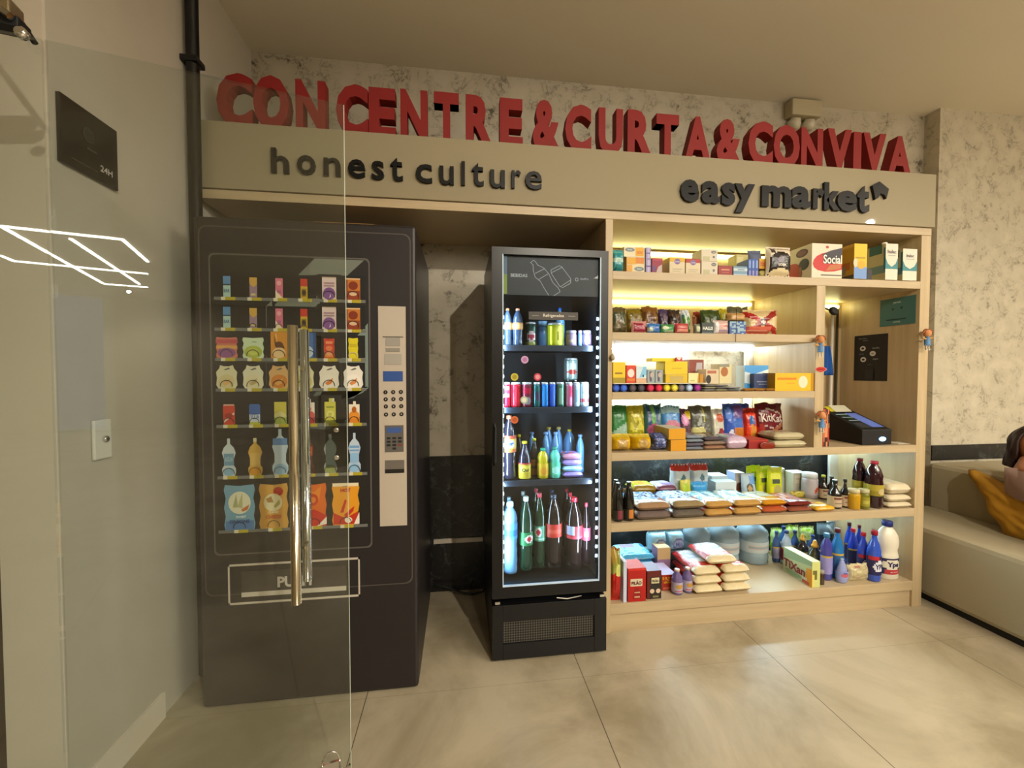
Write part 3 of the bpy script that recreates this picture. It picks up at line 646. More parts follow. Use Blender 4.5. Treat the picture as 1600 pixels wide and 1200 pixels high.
CANS = [(.1, 0), (.9, 0), (1, .06), (1, .92), (.9, 1), (.1, 1), (0, .92), (0, .06)]
CART = [(0, 0), (1, 0), (1, .86), (.66, .86), (.66, 1), (.4, 1), (.4, .86), (0, .86)]
for r in (0, 1):
    cl = r == 1
    pic('bar_picture', r, CX[0], 11, 31, SQ, '#a9c9c0', [('r', 0, .62, 1, 1, '#5d8dbb'), ('r', 0, .56, 1, .62, '#26303c'), ('t', 'BAR', .5, .3, .16, '#44618c', .8)], False)
    pic('bar_picture', r, CX[1], 11.5, 30, SQ, '#9b7f94', [('p', [(0, 1), (1, 1), (1, .65), (.5, .5), (0, .7)], '#cfa34c'), ('r', .2, .1, .8, .2, '#d8c878')], cl)
    pic('bar_picture', r, CX[2], 11.5, 30, SQ, '#d8748a', [('p', [(0, 0), (1, 0), (0, .4)], '#ecd8b8'), ('r', .25, .25, .75, .4, '#b05f8f'), ('e', .5, .75, .3, .12, '#ecaab0')], cl, coilc='#4a4744')
    pic('bar_picture', r, CX[3], 11, 30, SQ, '#c9a42c', [('r', 0, .62, 1, 1, '#c93b2c'), ('r', .15, .1, .85, .5, '#8d7420'), ('e', .5, .3, .3, .14, '#3a2c12')], cl, coilc='#4a4744')
    pic('biscuit_box_picture', r, CX[4], 22.5, 34, SQ, '#dcc6c0', [('r', 0, .96, 1, 1, '#b9a08c'), ('r', .12, .68, .88, .76, '#a8848e'), ('r', .12, .57, .88, .64, '#a8848e'), ('e', .5, .25, .44, .28, '#7d4e90'), ('p', [(.5, .05), (.62, .12), (.6, .25)], '#f0e6d8')])
    pic('biscuit_box_picture', r, CX[5], 22.5, 33, SQ, '#c07425', [('r', 0, .94, 1, 1, '#dfb98a'), ('r', 0, 0, .1, .94, '#7c3312'), ('e', .5, .66, .34, .2, '#7e2c0e'), ('r', .05, 0, .98, .42, '#8c3a18'), ('e', .5, .28, .3, .1, '#d9b08c')])
pic('snack_bag_picture', 2, CX[0], 33, 31, BAG, '#c7705a', [('r', 0, .7, 1, .9, '#b84a50'), ('r', .03, .45, .97, .6, '#d9a04a'), ('e', .5, .25, .42, .24, '#8a4f86')])
pic('snack_bag_picture', 2, CX[1], 33, 31, BAG, '#c6d6b0', [('t', 'chips', .55, .78, .1, '#5b7a6a', .5), ('e', .5, .3, .42, .3, '#a8b545'), ('e', .5, .3, .25, .17, '#c2c95c')])
pic('biscuit_box_picture', 2, CX[2], 26, 40, SQ, '#cf8a2c', [('p', [(.2, .9), (.3, .6), (.75, .5), (.85, .35), (.5, .45), (.25, .5)], '#3c2412'), ('e', .5, .5, .25, .13, '#5f381d'), ('e', .5, .2, .4, .2, '#e2c08a'), ('p', [(.28, .88), (.36, .95), (.4, .62)], '#e8c27a')])
pic('biscuit_box_picture', 2, CX[3]+8, 22, 39, SQ, '#3f6aa6', [('r', .8, 0, 1, 1, '#27497c'), ('e', .4, .25, .4, .24, '#b7cbd9')])
pic('snack_bag_picture', 2, CX[4], 18, 31, BAG, '#c43a22', [('r', .2, .72, .8, .85, '#e48a5c'), ('e', .5, .5, .3, .13, '#e07a4a'), ('r', .1, .05, .9, .2, '#d9812c'), ('e', .5, .25, .3, .12, '#e59a6a')])
pic('snack_bag_picture', 2, CX[5], 16, 32, BAG, '#d8c81e', [('r', .15, .55, .85, .7, '#c0ac18')], coilc='#bdb9a8')
for c, (b0, b1, b2) in enumerate([('#d3cda8', '#cfc08c', '#d9a86a'), ('#d6d1b4', '#d9cfa6', '#b5a06a'), ('#cfa46a', '#c97c2c', '#d9a05c'), ('#d8d2a8', '#c8c070', '#e0dba8'), ('#e4dccb', '#e8e0d0', '#d97c3a'), ('#e8e2d6', '#efe9dd', '#d98a4c')]):
    pic('snack_bag_picture', 3, CX[c], 32, 35, POT, b0, [('e', .5, .3, .4, .3, b1), ('p', [(.35, .8), (.6, .9), (.68, .84), (.45, .78)], '#6d6a5c'), ('p', [(.3, .22), (.7, .45), (.62, .2), (.4, .12)], b2)], cell=True)
pic('can_picture', 4, 359, 18, 31, CANS, '#c8402c', [('r', .05, .93, .95, 1, '#d8a99a'), ('p', [(.05, .1), (.95, .5), (.95, .62), (.05, .22)], '#e5cdb9'), ('e', .5, .45, .35, .12, '#9e2c20')])
pic('can_picture', 4, 399, 17, 31, CANS, '#3c62a6', [('r', .02, 0, .98, .5, '#c7d2dc'), ('t', 'VODA', .5, .4, .28, '#2b4a8c', .8), ('r', .02, 0, .98, .12, '#b5b83a')])
pic('carton_picture', 4, 439, 19, 34, SQ, '#c6b94a', [('r', 0, 0, 1, .45, '#9fae4e'), ('p', [(0, .45), (.5, .62), (1, .4), (1, .3), (0, .3)], '#d7d08c')])
pic('carton_picture', 4, 484, 17, 38, CART, '#e3d8c8', [('r', 0, 0, 1, .3, '#b83a44'), ('e', .5, .36, .5, .16, '#cf5a55'), ('r', .3, .55, .7, .65, '#cf7a55')])
pic('carton_picture', 4, 516.5, 18, 39, CART, '#cfc94e', [('r', .15, .62, .85, .68, '#8d9438'), ('e', .5, .36, .34, .15, '#e2dc8c'), ('e', .5, .36, .18, .08, '#c9c24a'), ('r', .66, .86, .9, 1.0, '#d8d4b0')])
pic('carton_picture', 4, 554, 17.5, 34, CART, '#e6dcc8', [('r', 0, 0, 1, .3, '#d5801e'), ('e', .5, .36, .48, .2, '#dd8c26'), ('e', .5, .62, .22, .14, '#b05f14')])
pic('bottle_picture', 5, 359, 21, 57, bot(0), '#c3cdd0', [('r', .14, .28, .86, .6, '#6f95ae'), ('t', 'AGUA', .5, .45, .12, '#a9c4d4', .6), ('e', .5, .12, .4, .11, '#85aec8')], coilc='#3a4650')
pic('bottle_picture', 5, 400, 22, 57, bot(0), '#c9a045', [('r', .38, .9, .62, 1, '#cfc7a8'), ('r', .14, .28, .86, .6, '#d3ae5c'), ('e', .5, .12, .42, .11, '#c98c1f')], coilc='#6a5a2a')
pic('bottle_picture', 5, 439, 25, 70, bot(0), '#b8c8d2', [('r', .05, .65, .95, .8, '#5e86b8'), ('e', .5, .12, .42, .12, '#8fb4d0')], coilc='#3a4650')
pic('bottle_picture', 5, 481, 22, 62, bot(0), '#5a2412', [('r', .3, .9, .7, 1, '#b0532c'), ('r', .12, .45, .88, .68, '#c2531f'), ('t', 'COLA', .5, .56, .07, '#e0a24a', .6), ('e', .5, .12, .4, .1, '#441b10')])
pic('bottle_picture', 5, 517, 21, 61, bot(0), '#8d9a94', [('r', .38, .9, .62, 1, '#a9aca0'), ('e', .5, .1, .42, .1, '#8f9a58')], coilc='#2a2c26')
pic('bottle_picture', 5, 554.5, 20, 62, bot(0), '#bccbdc', [('r', .1, .62, .9, .68, '#6f9fce'), ('r', .1, .54, .9, .58, '#6f9fce'), ('r', .16, .25, .84, .5, '#8db8de'), ('e', .5, .12, .42, .11, '#90bce0')], coilc='#22303c')
for row, cpx, w_, h_, b0, ar in [(6, 376, 48, 69, '#6f9cb4', [('r', .05, 0, .95, .2, '#4f78ac'), ('e', .5, .6, .36, .25, '#dcd8bc'), ('p', [(.28, .5), (.4, .8), (.45, .5)], '#a9ab72'), ('p', [(.42, .5), (.6, .82), (.6, .48)], '#b7b580'), ('p', [(.55, .45), (.82, .56), (.76, .44), (.6, .4)], '#c2703c'), ('t', 'SWEET', .55, .29, .05, '#dfe6e8', .5, .03), ('t', 'ONIONS', .5, .19, .08, '#27477f', .75, .03)]),
                             (6, 429, 46, 69, '#cf9c45', [('e', .66, .82, .17, .1, '#b8301a'), ('e', .48, .58, .32, .2, '#dfd3a8'), ('p', [(.24, .66), (.42, .72), (.5, .58), (.3, .58)], '#a87c38'), ('p', [(.5, .5), (.7, .64), (.72, .54), (.55, .45)], '#a9a04a'), ('t', 'CLASSIC', .5, .36, .045, '#efe0b8', .5, .03), ('t', 'CHEESE', .5, .26, .075, '#c2551f', .75, .03)]),
                             (6, 492, 40, 67, '#d96a1f', [('p', [(.1, .9), (.5, .8), (.8, .95), (.7, .6), (.3, .6)], '#e58a2c'), ('e', .45, .62, .22, .14, '#c23b18'), ('e', .45, .62, .12, .07, '#e38430'), ('p', [(.0, .3), (.5, .4), (1, .25), (1, .02), (.05, .02)], '#c22a1c'), ('p', [(.6, .0), (1, .05), (1, .22)], '#e9dfd0')]),
                             (6, 541, 45, 66, '#e29a1f', [('p', [(.02, 1), (.98, 1), (.96, .92), (.04, .92)], '#ead9b4'), ('p', [(.05, .3), (.5, .16), (.95, .32), (.96, .02), (.05, .02)], '#c5321c'), ('t', 'SUPER', .5, .92, .035, '#b06a30', .5), ('t', 'HOT', .5, .83, .085, '#b3201a', .62, .05), ('p', [(.3, .3), (.48, .62), (.54, .58), (.42, .3)], '#c8301a'), ('p', [(.45, .25), (.82, .45), (.78, .33), (.5, .16)], '#c23018'), ('e', .6, .12, .14, .07, '#e9dfc8'), ('p', [(.8, .02), (1, .02), (1, .3)], '#eee6da')])]:
    pic('crisp_bag_picture', row, cpx, w_, h_, BAG, b0, ar, cell=False)
# control strip
cx0, cx1 = vp(592.5, 650)[0], vp(635, 650)[0]; cz1 = vp(592, 478.4)[1]; cz0 = vp(595, 822)[1]
cpn = MB().box(cx0, cx1, -.004, -.0005, cz0, cz1, '#bdb0a0').build('control_panel', CARD, vm)
def cpx(px, py): a = vp(px, py); return a
def crect(name, x0, y0, x1, y1, col, o=.0045, extra=None):
    a = cpx(x0, y0); b = cpx(x1, y1); mb = MB().box(a[0], b[0], -o-.001, -o, b[1], a[1], col)
    if extra: extra(mb, a, b, o)
    return mb.build(name, CARD, cpn)
crect('note_slot', 603, 527, 625.5, 541, '#9c958b', extra=lambda m, a, b, o: m.box(a[0]-.012, b[0]+.012, -o-.0016, -o-.001, a[1], a[1]+.003, '#4a423a'))
crect('coin_slot', 603, 544, 625, 550, '#8d867c'); crect('note_print', 601, 553, 628, 570, '#a79f95')
crect('display_screen', 599, 580, 629.8, 595.8, '#2d4f93')
for r in range(4):
    for c in range(3):
        x, z = cpx(602.7+12*c+r*.3, [612.8, 623.8, 635, 647.5][r]-c*.25)
        b_ = MB().lathe([(.0085, 0), (.0085, .0015), (.006, .0022)], col='#1c1814', n=16).build('keypad_button', MATTE, cpn, loc=(x, -.004, z), rot=(math.pi/2, 0, 0))
        mb = MB(); ch = '123456789*0#'[r*3+c]; arttext(mb, [('t', ch, .5, .5, .6, '#c9c0b0', .6)], lambda u, v, o: ((u-.5)*.011, (v-.5)*.011, .0027), .011, .011); mb.build('digit', CARD, b_)
def keys(m, a, b, o):
    w = b[0]-a[0]; h = a[1]-b[1]
    m.box(a[0]+w*.12, b[0]-w*.12, -o-.0018, -o-.001, b[1]+h*.72, b[1]+h*.92, '#3b5796')
    for r in range(4):
        for c in range(3):
            if r == 3 and c != 1: continue
            m.box(a[0]+w*(.1+.3*c), a[0]+w*(.3+.3*c), -o-.0018, -o-.001, b[1]+h*(.48-.13*r), b[1]+h*(.56-.13*r), '#1d1d1f' if not (r == 2 and c == 2) else '#7c3a34')
crect('card_reader', 601.5, 664.5, 631, 705.5, '#5f5a55', extra=keys)
crect('change_tray', 602, 719, 632, 738, '#6b645c', extra=lambda m, a, b, o: m.box(a[0], b[0], -o-.0018, -o-.001, b[1], b[1]+(a[1]-b[1])*.3, '#17130f'))
# delivery flap
dx0, dx1 = vp(357, 915)[0], vp(562.5, 900)[0]; dz1 = (vp(356, 884)[1]+vp(562.5, 868.5)[1])/2; dz0 = (vp(357.6, 947)[1]+vp(562.5, 929.5)[1])/2
fl = MB()
for q in ((dx0, dx1, dz1-.008, dz1), (dx0, dx1, dz0, dz0+.008), (dx0, dx0+.006, dz0, dz1), (dx1-.006, dx1, dz0, dz1)): fl.box(q[0], q[1], -.003, -.001, q[2], q[3], '#c9beae')
ex0, ex1 = vp(378, 910)[0], vp(541, 900)[0]; ez1 = (vp(378, 894)[1]+vp(540, 882)[1])/2; ez0 = (vp(378, 933.6)[1]+vp(541, 920)[1])/2
fl.box(ex0, ex1, -.003, -.001, ez0+.018, ez1, '#3a332e').box(ex0, ex1, -.005, -.001, ez0, ez0+.018, '#c9bfae')
arttext(fl, [('t', 'PUSH', .5, .5, 1, '#c9c1b4', 1, .04)], lambda u, v, o: (vp(433+u*55.5, 904)[0], -.0045, ez0+.03+v*.045), .14, .045)
fl.build('delivery_flap', CARD, vm)
sl = MB().box(0, Xof(585, 1.965, -.2)-Xof(490, 1.965, -.2), 0, .2, 0, .012, '#b9853c').build('cardboard_sheet', MATTE, loc=(Xof(490, 1.965, -.2), -.2, 1.9635), bevel=.002)
tag(sl, 'flat piece of brown cardboard lying on top of the vending machine', 'cardboard')

# ================================================================== drinks fridge
FX, FY = .4225, -.134
fr = thing('drinks_fridge', 'black upright drinks fridge with a lit glass door and chalk drawing', 'fridge', (FX, FY, 0))
hw = .2755
def fb(name, mat, x0, x1, y0, y1, z0, z1, parent=None, bev=.0015): return bx(name, mat, x0, x1, y0, y1, z0, z1, parent or fr, bev)
mb = MB(); mb.box(-hw, -hw+.022, .045, .56, .28, 1.924).box(hw-.022, hw, .045, .56, .28, 1.924).box(-hw+.022, hw-.022, .045, .56, 1.90, 1.924).box(-hw+.022, hw-.022, .54, .56, .28, 1.90).box(-hw+.022, hw-.022, .045, .54, .28, .335)
mb.build('fridge_body', M['black'], fr)
mb = MB(); mb.box(-hw+.0225, hw-.0225, .53, .5395, .336, 1.899); mb.box(-hw+.0225, -hw+.026, .05, .53, .336, 1.899); mb.box(hw-.026, hw-.0225, .05, .53, .336, 1.899)
mb.build('liner', M['liner'], fr)
gx0, gx1, gz0, gz1 = .196-FX, .662-FX, .354, 1.892
door = MB().box(-hw, gx0, 0, .04, .30, 1.924).box(gx1, hw, 0, .04, .30, 1.924).box(gx0, gx1, 0, .04, gz1, 1.924).box(gx0, gx1, 0, .04, .30, gz0).build('door', M['black'], fr)
MB().box(gx0, gx1, .014, .02, gz0, gz1).build('glass_pane', M['fglass'], door)
mb = MB()
for q in ((gx0, gx0+.004, gz0, gz1), (gx1-.004, gx1, gz0, gz1), (gx0+.004, gx1-.004, gz0, gz0+.006)): mb.box(q[0], q[1], .0, .010, q[2], q[3], '#c4dcf4')
mb.build('seal_strip', PLAS, door)  # pale blue puts the strip light on the door edges into the colour
MB().tube([(-hw+.012, -.002, .93), (-hw+.012, -.02, .95), (-hw+.012, -.02, 1.10), (-hw+.012, -.002, 1.12)], .007).build('handle', M['blackm'], door)
hp = MB().box(gx0+.001, gx1-.001, .0215, .025, Zof(462, .43, FY+.02), gz1-.001, '#17181c')
hz0 = Zof(462, .43, FY+.02); hh = gz1-hz0; ww = gx1-gx0
Sh = lambda u, v, o: (gx0+ww*u, .0214-o, hz0+hh*v)
art = [('n', .05, 0, 1, 1, ['#1b1c20', '#1f2125', '#24262b', '#1a1b1f'], 5, 2.0), ('r', 0, .02, .05, .52, '#8a9a35'), ('r', 0, .52, .05, .99, '#5f7488')]
e = flatart(hp, art, Sh, .0002); arttext(hp, [('t', 'BEBIDAS', .17, .5, .085, '#c9ccd0', .2, .01), ('t', 'idealPro', .84, .46, .05, '#a9adb2', .13), ], Sh, ww, hh, e)
def line(mb, pts, col='#b9bcc4', wd=.0022, closed=False):
    Q = pts+([pts[0]] if closed else [])
    for (a, b), (c, d) in zip(Q, Q[1:]):
        A = Vector((a*ww, b*hh)); B = Vector((c*ww, d*hh)); dd = (B-A)
        if dd.length < 1e-6: continue
        dd.normalize(); n = Vector((-dd.y, dd.x))*wd/2; A -= dd*wd*.3; B += dd*wd*.3
        mb.face([(gx0+p.x, .0214-e-.0006, hz0+p.y) for p in (A+n, A-n, B-n, B+n)], col)
cv = lambda L_: [((x-165)/(1110-165), 1-(y-175)/(575-175)) for x, y in L_]
line(hp, cv([(435, 240), (465, 215), (490, 240), (500, 262), (560, 290), (610, 350), (650, 440), (700, 490), (720, 530), (660, 575)])); line(hp, cv([(435, 240), (460, 265), (460, 320), (480, 390), (530, 430), (560, 490), (610, 572)])); line(hp, cv([(480, 350), (565, 300)])); line(hp, cv([(515, 410), (600, 352)]))
line(hp, cv([(630, 310), (710, 262), (735, 272), (825, 395), (822, 440), (745, 488), (712, 470), (635, 345)]), closed=True); line(hp, cv([(640, 335), (735, 280)])); line(hp, cv([(735, 470), (825, 405)]))
line(hp, cv([(870, 390), (882, 382), (895, 390), (895, 410), (882, 418), (870, 410)]), closed=True)
hp.build('header_panel', CARD, fr)
FS = [Zof(541, .43, FY+.07), Zof(637, .43, FY+.07), Zof(750, .43, FY+.07), .365]
for z in FS[:3]:
    s_ = fb('shelf', M['black'], -hw+.03, hw-.03, .07, .50, z-.012, z); fb('shelf_front', pmat('blue grey shelf edge', '#1c2634', .5), -hw+.03, hw-.045, .062, .069, z-.024, z+.004, s_)
for sx, nm in ((hw-.038, 'led_strip'), (-hw+.056, 'led_strip')):
    st = fb(nm, M['liner'], sx-.006, sx+.006, .043, .047, .42, 1.68)
    dots = MB(); n_ = 26 if sx > 0 else 26
    for k in range(n_):
        z = .45+k*(1.2/n_); dots.box(sx-.0035, sx+.0035, .0405, .0425, z, z+.014, '#ffffff')
    dots.build('led_dots', M['led'], st)
for k, (px_, z_) in enumerate([(1, 1.0)]): pass
# light given off into the fridge by the two strips
for sx in (-.215, .215):
    for z_ in (.62, 1.05, 1.47):
        l = lamp('fridge_strip_lamp', 'AREA', (FX+sx*1.0, FY+.052, z_), 2.4, (.66, .86, 1.0), (FX-sx*.4, FY+.4, z_), shape='RECTANGLE', size=.012, size_y=.40)
base = MB().box(-hw, hw, .012, .56, .0, .268); base.build('base_housing', M['black'], fr, bevel=.004)
bs = MB().box(-hw, -hw+.05, -.004, .012, .012, .27).box(hw-.06, hw, -.004, .012, .012, .27).box(-hw+.05, hw-.06, -.004, .012, .19, .27).box(-hw+.05, hw-.06, -.004, .012, .012, .085).build('base_panel', M['black'], fr, bevel=.002)
fb('vent_grille', M['grille'], -hw+.051, hw-.061, .006, .0115, .086, .189, None, 0)
for sx in (-hw+.012, hw-.035): fb('hinge', M['chrome'], sx, sx+.024, -.006, .01, .277, .29)
MB().tube([(.03, -.002, .288), (.08, -.006, .282), (.15, -.004, .29)], .0022).build('door_cable', M['white'], fr)
for sx in (-hw+.04, hw-.04):
    pass
# sticker on the glass
t = MB(); S = lambda u, v, o: ((u-.5)*.235, -o, v*.037)
t.box(-.1175, .1175, -.0006, 0, 0, .037, '#3a352f'); arttext(t, [('t', 'Refrigerados', .5, .5, .5, '#d8d2c4', .6, .01)], S, .235, .037, .0012); flatart(t, [('r', .06, .48, .2, .52, '#b9b2a0'), ('r', .8, .48, .94, .52, '#b9b2a0')], S, .0012)
zz = Zof(500, .46, FY+.012); o = t.build('door_sticker', CARD, loc=(Xof(865, zz, FY+.012), FY+.0132, zz)); tag(o, 'dark strip reading Refrigerados stuck on the fridge glass', 'sticker')
for px, py, c, inner, lb in [(820, 562, '#c79bc2', '#a86fa6', 'round lilac price sticker on the fridge glass'), (804, 589, '#c3b437', '#9c8c1e', 'round yellow price sticker on the fridge glass'), (840, 589, '#b82f4a', '#d8909c', 'round crimson price sticker on the fridge glass'), (819, 625, '#a9b8a0', '#d8dccf', 'round pale green price sticker in front of the cans'), (804, 656, '#cc6a3c', '#b04f24', 'round orange price sticker over the large cola bottle')]:
    mb = MB().lathe([(.0175, 0), (.0175, .0008)], col=c, n=24).lathe([(.011, 0), (.011, .0011)], col=inner, n=20); p = atY(px, py, FY+.0125)
    tag(mb.build('price_sticker', CARD, loc=(p.x, FY+.0135, p.z), rot=(math.pi/2, 0, 0)), lb, 'sticker', 'round price stickers on the fridge glass')
t = thing('power_cable', 'black power cable sagging behind the fridge above the floor', 'cable', (-.04, .40, .02))
MB().tube([(-.12, .10, .04), (-.02, .075, .02), (.06, .05, .0), (.12, .045, -.010), (.18, .05, .0), (.205, .06, .12)], .006).build('cord', M['blackm'], t)
# ================================================================== products on the shelves
G = lambda s: s
def Q(*a, **k): return P(*a, **k)
# ---- shelf 1 (top), boxes of biscuits, tea, coffee and milk
g = 'groceries on the top shelf'
Q('bag', 'sponge_pack', 'teal glossy pack at the far left end of the top shelf', 'pack', 958, 976, 389, .0, S1, '#2f8c92', [('r', 0, .42, 1, .6, '#a9c9bd'), ('r', 0, .8, 1, .95, '#5fb0a8'), ('p', [(.1, .05), (.4, .35), (.3, .02)], '#1c5e66')], g, t=.05, lean=0)
b_ = [('e', .7, .26, .27, .14, '#6d7f88'), ('t', 'Baden', .7, .26, .09, '#dfe2dc', .36), ('r', .02, .55, .5, .96, '#d9a01c'), ('r', .5, .6, .96, .98, '#cf7d1c'), ('r', .02, .02, .3, .5, '#d59a2a')]
Q('box', 'biscuit_box', 'lower of two stacked orange and cream boxes beside the teal pack', 'box', 979, 1007, 402, .03, S1, '#d9c9a2', b_, g, d=.10, side=[('r', 0, 0, 1, 1, '#b98a3a')])
zz = Zof(402, Xof(993, S1, .03), .03)
Q('box', 'biscuit_box', 'upper of two stacked boxes beside the teal pack, cream with grey oval', 'box', 975, 1007, 386, .03, zz+.001, '#ded2b2', [('e', .28, .7, .24, .2, '#74838a'), ('t', 'Baden', .28, .7, .14, '#dfe2dc', .34), ('r', .56, .1, .96, .95, '#d9a01c'), ('r', .62, .3, .9, .6, '#cf7d1c')], g, d=.10)
for k in range(2):
    Q('box', 'slim_box', ['lower', 'upper'][k]+' of two slim violet boxes stacked beside the cream boxes', 'box', 1009, 1017, [405, 387][k], .03, S1 if k == 0 else Zof(405, Xof(1013, S1, .03), .03)+.0012, '#8f83ae', [('r', .3, .05, .8, .95, '#b3a9cf'), ('r', 0, .45, 1, .55, '#5f568a')], g, d=.08)
Q('box', 'tea_box', 'magenta box with a grey patch right of the violet boxes', 'box', 1018.5, 1035, 403.5, .03, S1, '#8f1d3c', [('p', [(.4, .05), (.95, .05), (.95, .6), (.6, .45)], '#b9a8a0'), ('r', .05, .15, .4, .5, '#5b2f6a'), ('r', .05, .82, .95, .97, '#a83248')], g, d=.09)
for a, b, y, c, lb in [(1046, 1070, 402.5, '#d0a418', 'cream box with yellow top and violet roundel'), (1071.5, 1094, 404.5, '#a3301f', 'cream box with red top and violet roundel')]:
    Q('box', 'sugar_box', lb, 'box', a, b, y, .03, S1, '#cfc0a0', [('r', 0, .74, 1, 1, c), ('e', .5, .76, .19, .17, '#77619a'), ('t', 'Linea', .5, .76, .1, '#d6cde0', .28), ('r', .18, .3, .82, .33, '#a39a86'), ('r', .18, .18, .7, .2, '#a39a86')], g, d=.11, side=[('r', 0, 0, 1, 1, '#b39a60'), ('r', 0, .74, 1, 1, c)])
for k in range(2):
    z_ = S1 if k == 0 else Zof(408.5, Xof(1108, S1, .03), .03)+.0012
    Q('box', 'soap_box', ['lower', 'upper'][k]+' of two stacked pale boxes with grey ovals', 'box', 1096, 1121, [408.5, 390][k], .03, z_, '#cdc3ae', [('e', .76, .78, .16, .12, '#62626c'), ('t', 'farm', .76, .78, .1, '#cfc8b8', .24), ('r', .1, .05, .5, .4, '#b5b08a'), ('e', .76, .36, .07, .1, '#6a6a72')], g, d=.09)
Q('box', 'matches_box', 'small dark red box lying right of the stacked pale boxes', 'box', 1122.5, 1144, 415.5, .03, S1, '#8e1f1c', [('r', .2, .55, .8, .68, '#c98a6a'), ('r', .25, .3, .75, .38, '#b05a48')], g, d=.07)
Q('box', 'tea_box', 'small pale blue box with white bands right of the red box', 'box', 1146, 1167.5, 416.5, .03, S1, '#6f93ae', [('r', .0, .55, 1, .8, '#c0cdd0'), ('r', .0, .1, 1, .25, '#a9bdc8'), ('r', .3, .62, .8, .72, '#5f7f9c')], g, d=.07)
Q('box', 'cream_box', 'yellowish box standing at the back behind the pale blue box', 'box', 1150, 1168, 398, .13, S1, '#c9bf7c', [('r', .1, .6, .6, .9, '#d8cf95')], g, d=.07)
for k in range(3):
    Q('box', 'toothpaste_box', ['left', 'middle', 'right'][k]+' of three upright dark blue slim boxes', 'box', 1169+k*5.4, 1174+k*5.4, 405, .03, S1, '#2f55a4', [('r', .25, .5, .75, .92, '#7f9cd2'), ('r', .25, .08, .75, .35, '#8d83bd')], 'dark blue slim boxes on the top shelf', d=.09)
Q('bag', 'rice_pack', 'grey blue pack leaning at the back beside the coffee bag', 'pack', 1175, 1196, 388, .16, S1, '#6d7590', [('r', 0, .0, 1, .35, '#8d93a6')], g, t=.05)
Q('flat', 'gold_pack', 'golden foil pack lying under the amber box', 'pack', 1187, 1212, 0, .03, S1, '#a89a50', [('n', 0, 0, 1, 1, ['#8c7a2e', '#c9bf80', '#5c4a1c'], 5, 1)], g, h=.042, d=.1, end='#b0a460', mat=CLEARFILM)
Q('box', 'amber_box', 'amber box with red lettering on top of the golden pack', 'box', 1186, 1208, 0, .035, S1+.047, '#c58a12', [('r', .1, .5, .9, .6, '#b3381a'), ('r', .1, .3, .7, .42, '#a64a12'), ('r', 0, .8, 1, 1, '#d0a51a')], g, h=.055, d=.09)
Q('bag', 'coffee_bag', 'white coffee bag with black arch and steaming cup', 'bag', 1202, 1240, 384, -.005, S1, '#d6c9b2', [('e', .5, .5, .46, .32, '#1f1611'), ('r', .08, .0, .95, .42, '#1f1611'), ('r', .1, .3, 1, .42, '#1d1410'), ('e', .5, .12, .42, .14, '#d9c9a0'), ('e', .48, .56, .14, .1, '#6c6472'), ('r', .1, .76, .26, .9, '#4a4038'), ('r', .1, .93, .95, .97, '#6a6052'), ('t', 'UOSJA', .5, .36, .1, '#e8e0d0', .8, .03)], g, t=.06, lean=0, wr=.08, mat=FILM, nu=24)
# big white pack, left flank visible
sd = [('e', .35, .22, .35, .35, '#b3261e'), ('e', .75, .45, .17, .17, '#2b2832'), ('e', .68, .8, .2, .12, '#4a2438'), ('e', .68, .8, .15, .08, '#7a4a58'), ('r', .6, .1, .68, .4, '#8a6a50')]
Q('box', 'cracker_pack', 'large white pack with white lettering over a red swoosh', 'pack', 1268, 1315, 381, .001, S1, '#d9ceb8', [('p', [(.03, .40), (.06, .52), (.16, .63), (.32, .71), (.55, .77), (1, .84), (1, .26), (.75, .2), (.45, .18), (.2, .22), (.07, .3)], '#bb1712'), ('p', [(.34, .68), (.6, .8), (1, .9), (1, .5), (.7, .42), (.42, .42)], '#2c2733'), ('p', [(.45, .2), (.95, .28), (.98, .42), (.6, .38)], '#b5652e'), ('r', .3, .07, .98, .1, '#5a4a42'), ('e', .5, .9, .05, .04, '#a33a2a'), ('t', 'Social', .68, .55, .26, '#ebe4d8', .62, .02)], g, d=.20, side=sd, top='#d9ceb8')
Q('box', 'flour_box', 'yellow carton with orange flank and blue foot', 'box', 1334, 1354, 381, -.008, S1, '#d8b40c', [('r', 0, 0, 1, .34, '#6f92c8'), ('e', .55, .4, .3, .12, '#d9a018'), ('e', .1, .45, .16, .13, '#cfc6a0'), ('r', .1, .58, .85, .62, '#a8860c')], g, d=.12, side=[('r', 0, 0, 1, 1, '#b5850e'), ('r', .0, .28, .8, .5, '#a85a12'), ('r', .2, .15, .6, .4, '#7c7052'), ('r', 0, 0, 1, .12, '#4a4030')])
Q('box', 'dark_box', 'small near-black box beside the yellow carton', 'box', 1355, 1362, 421, .0, S1, '#1d1518', None, g, d=.05)
def milk(name, lb, a, b, y, t2):
    r = Q('box', name, lb, 'carton', a, b, y, -.008, S1, '#d9d0be', [('p', [(0, .62), (0, .3), (1, .3), (1, .62), (.82, .45), (.5, .36), (.18, .45)], '#2f7f86'), ('t', 'Italac', .5, .78, .1, '#55555c', .7, .02), ('r', .2, .66, .8, .68, '#9aa39c')], 'white and teal milk cartons', d=.10, side=[('p', [(.1, .75), (.8, .75), (.8, 1), (.1, 1)], '#23564f'), ('r', 0, .2, 1, .42, '#5f7f80'), ('r', .9, .3, 1, .9, '#2b6a78')], top='#e3dcca', sidecol='#b3a77c')
    return r
m1 = milk('milk_carton', 'taller left one of the two white and teal milk cartons', 1383, 1402, 381, 0); m2 = milk('milk_carton', 'shorter right one of the two white and teal milk cartons', 1410, 1432, 389, 0)
for m_ in (m1,): MB().lathe([(.013, 0), (.013, .01), (.011, .012)], col='#e3dcca').build('screw_cap', PLAS, m_, loc=(-.012, .03, Zof(381, m_.location.x, 0)-S1))

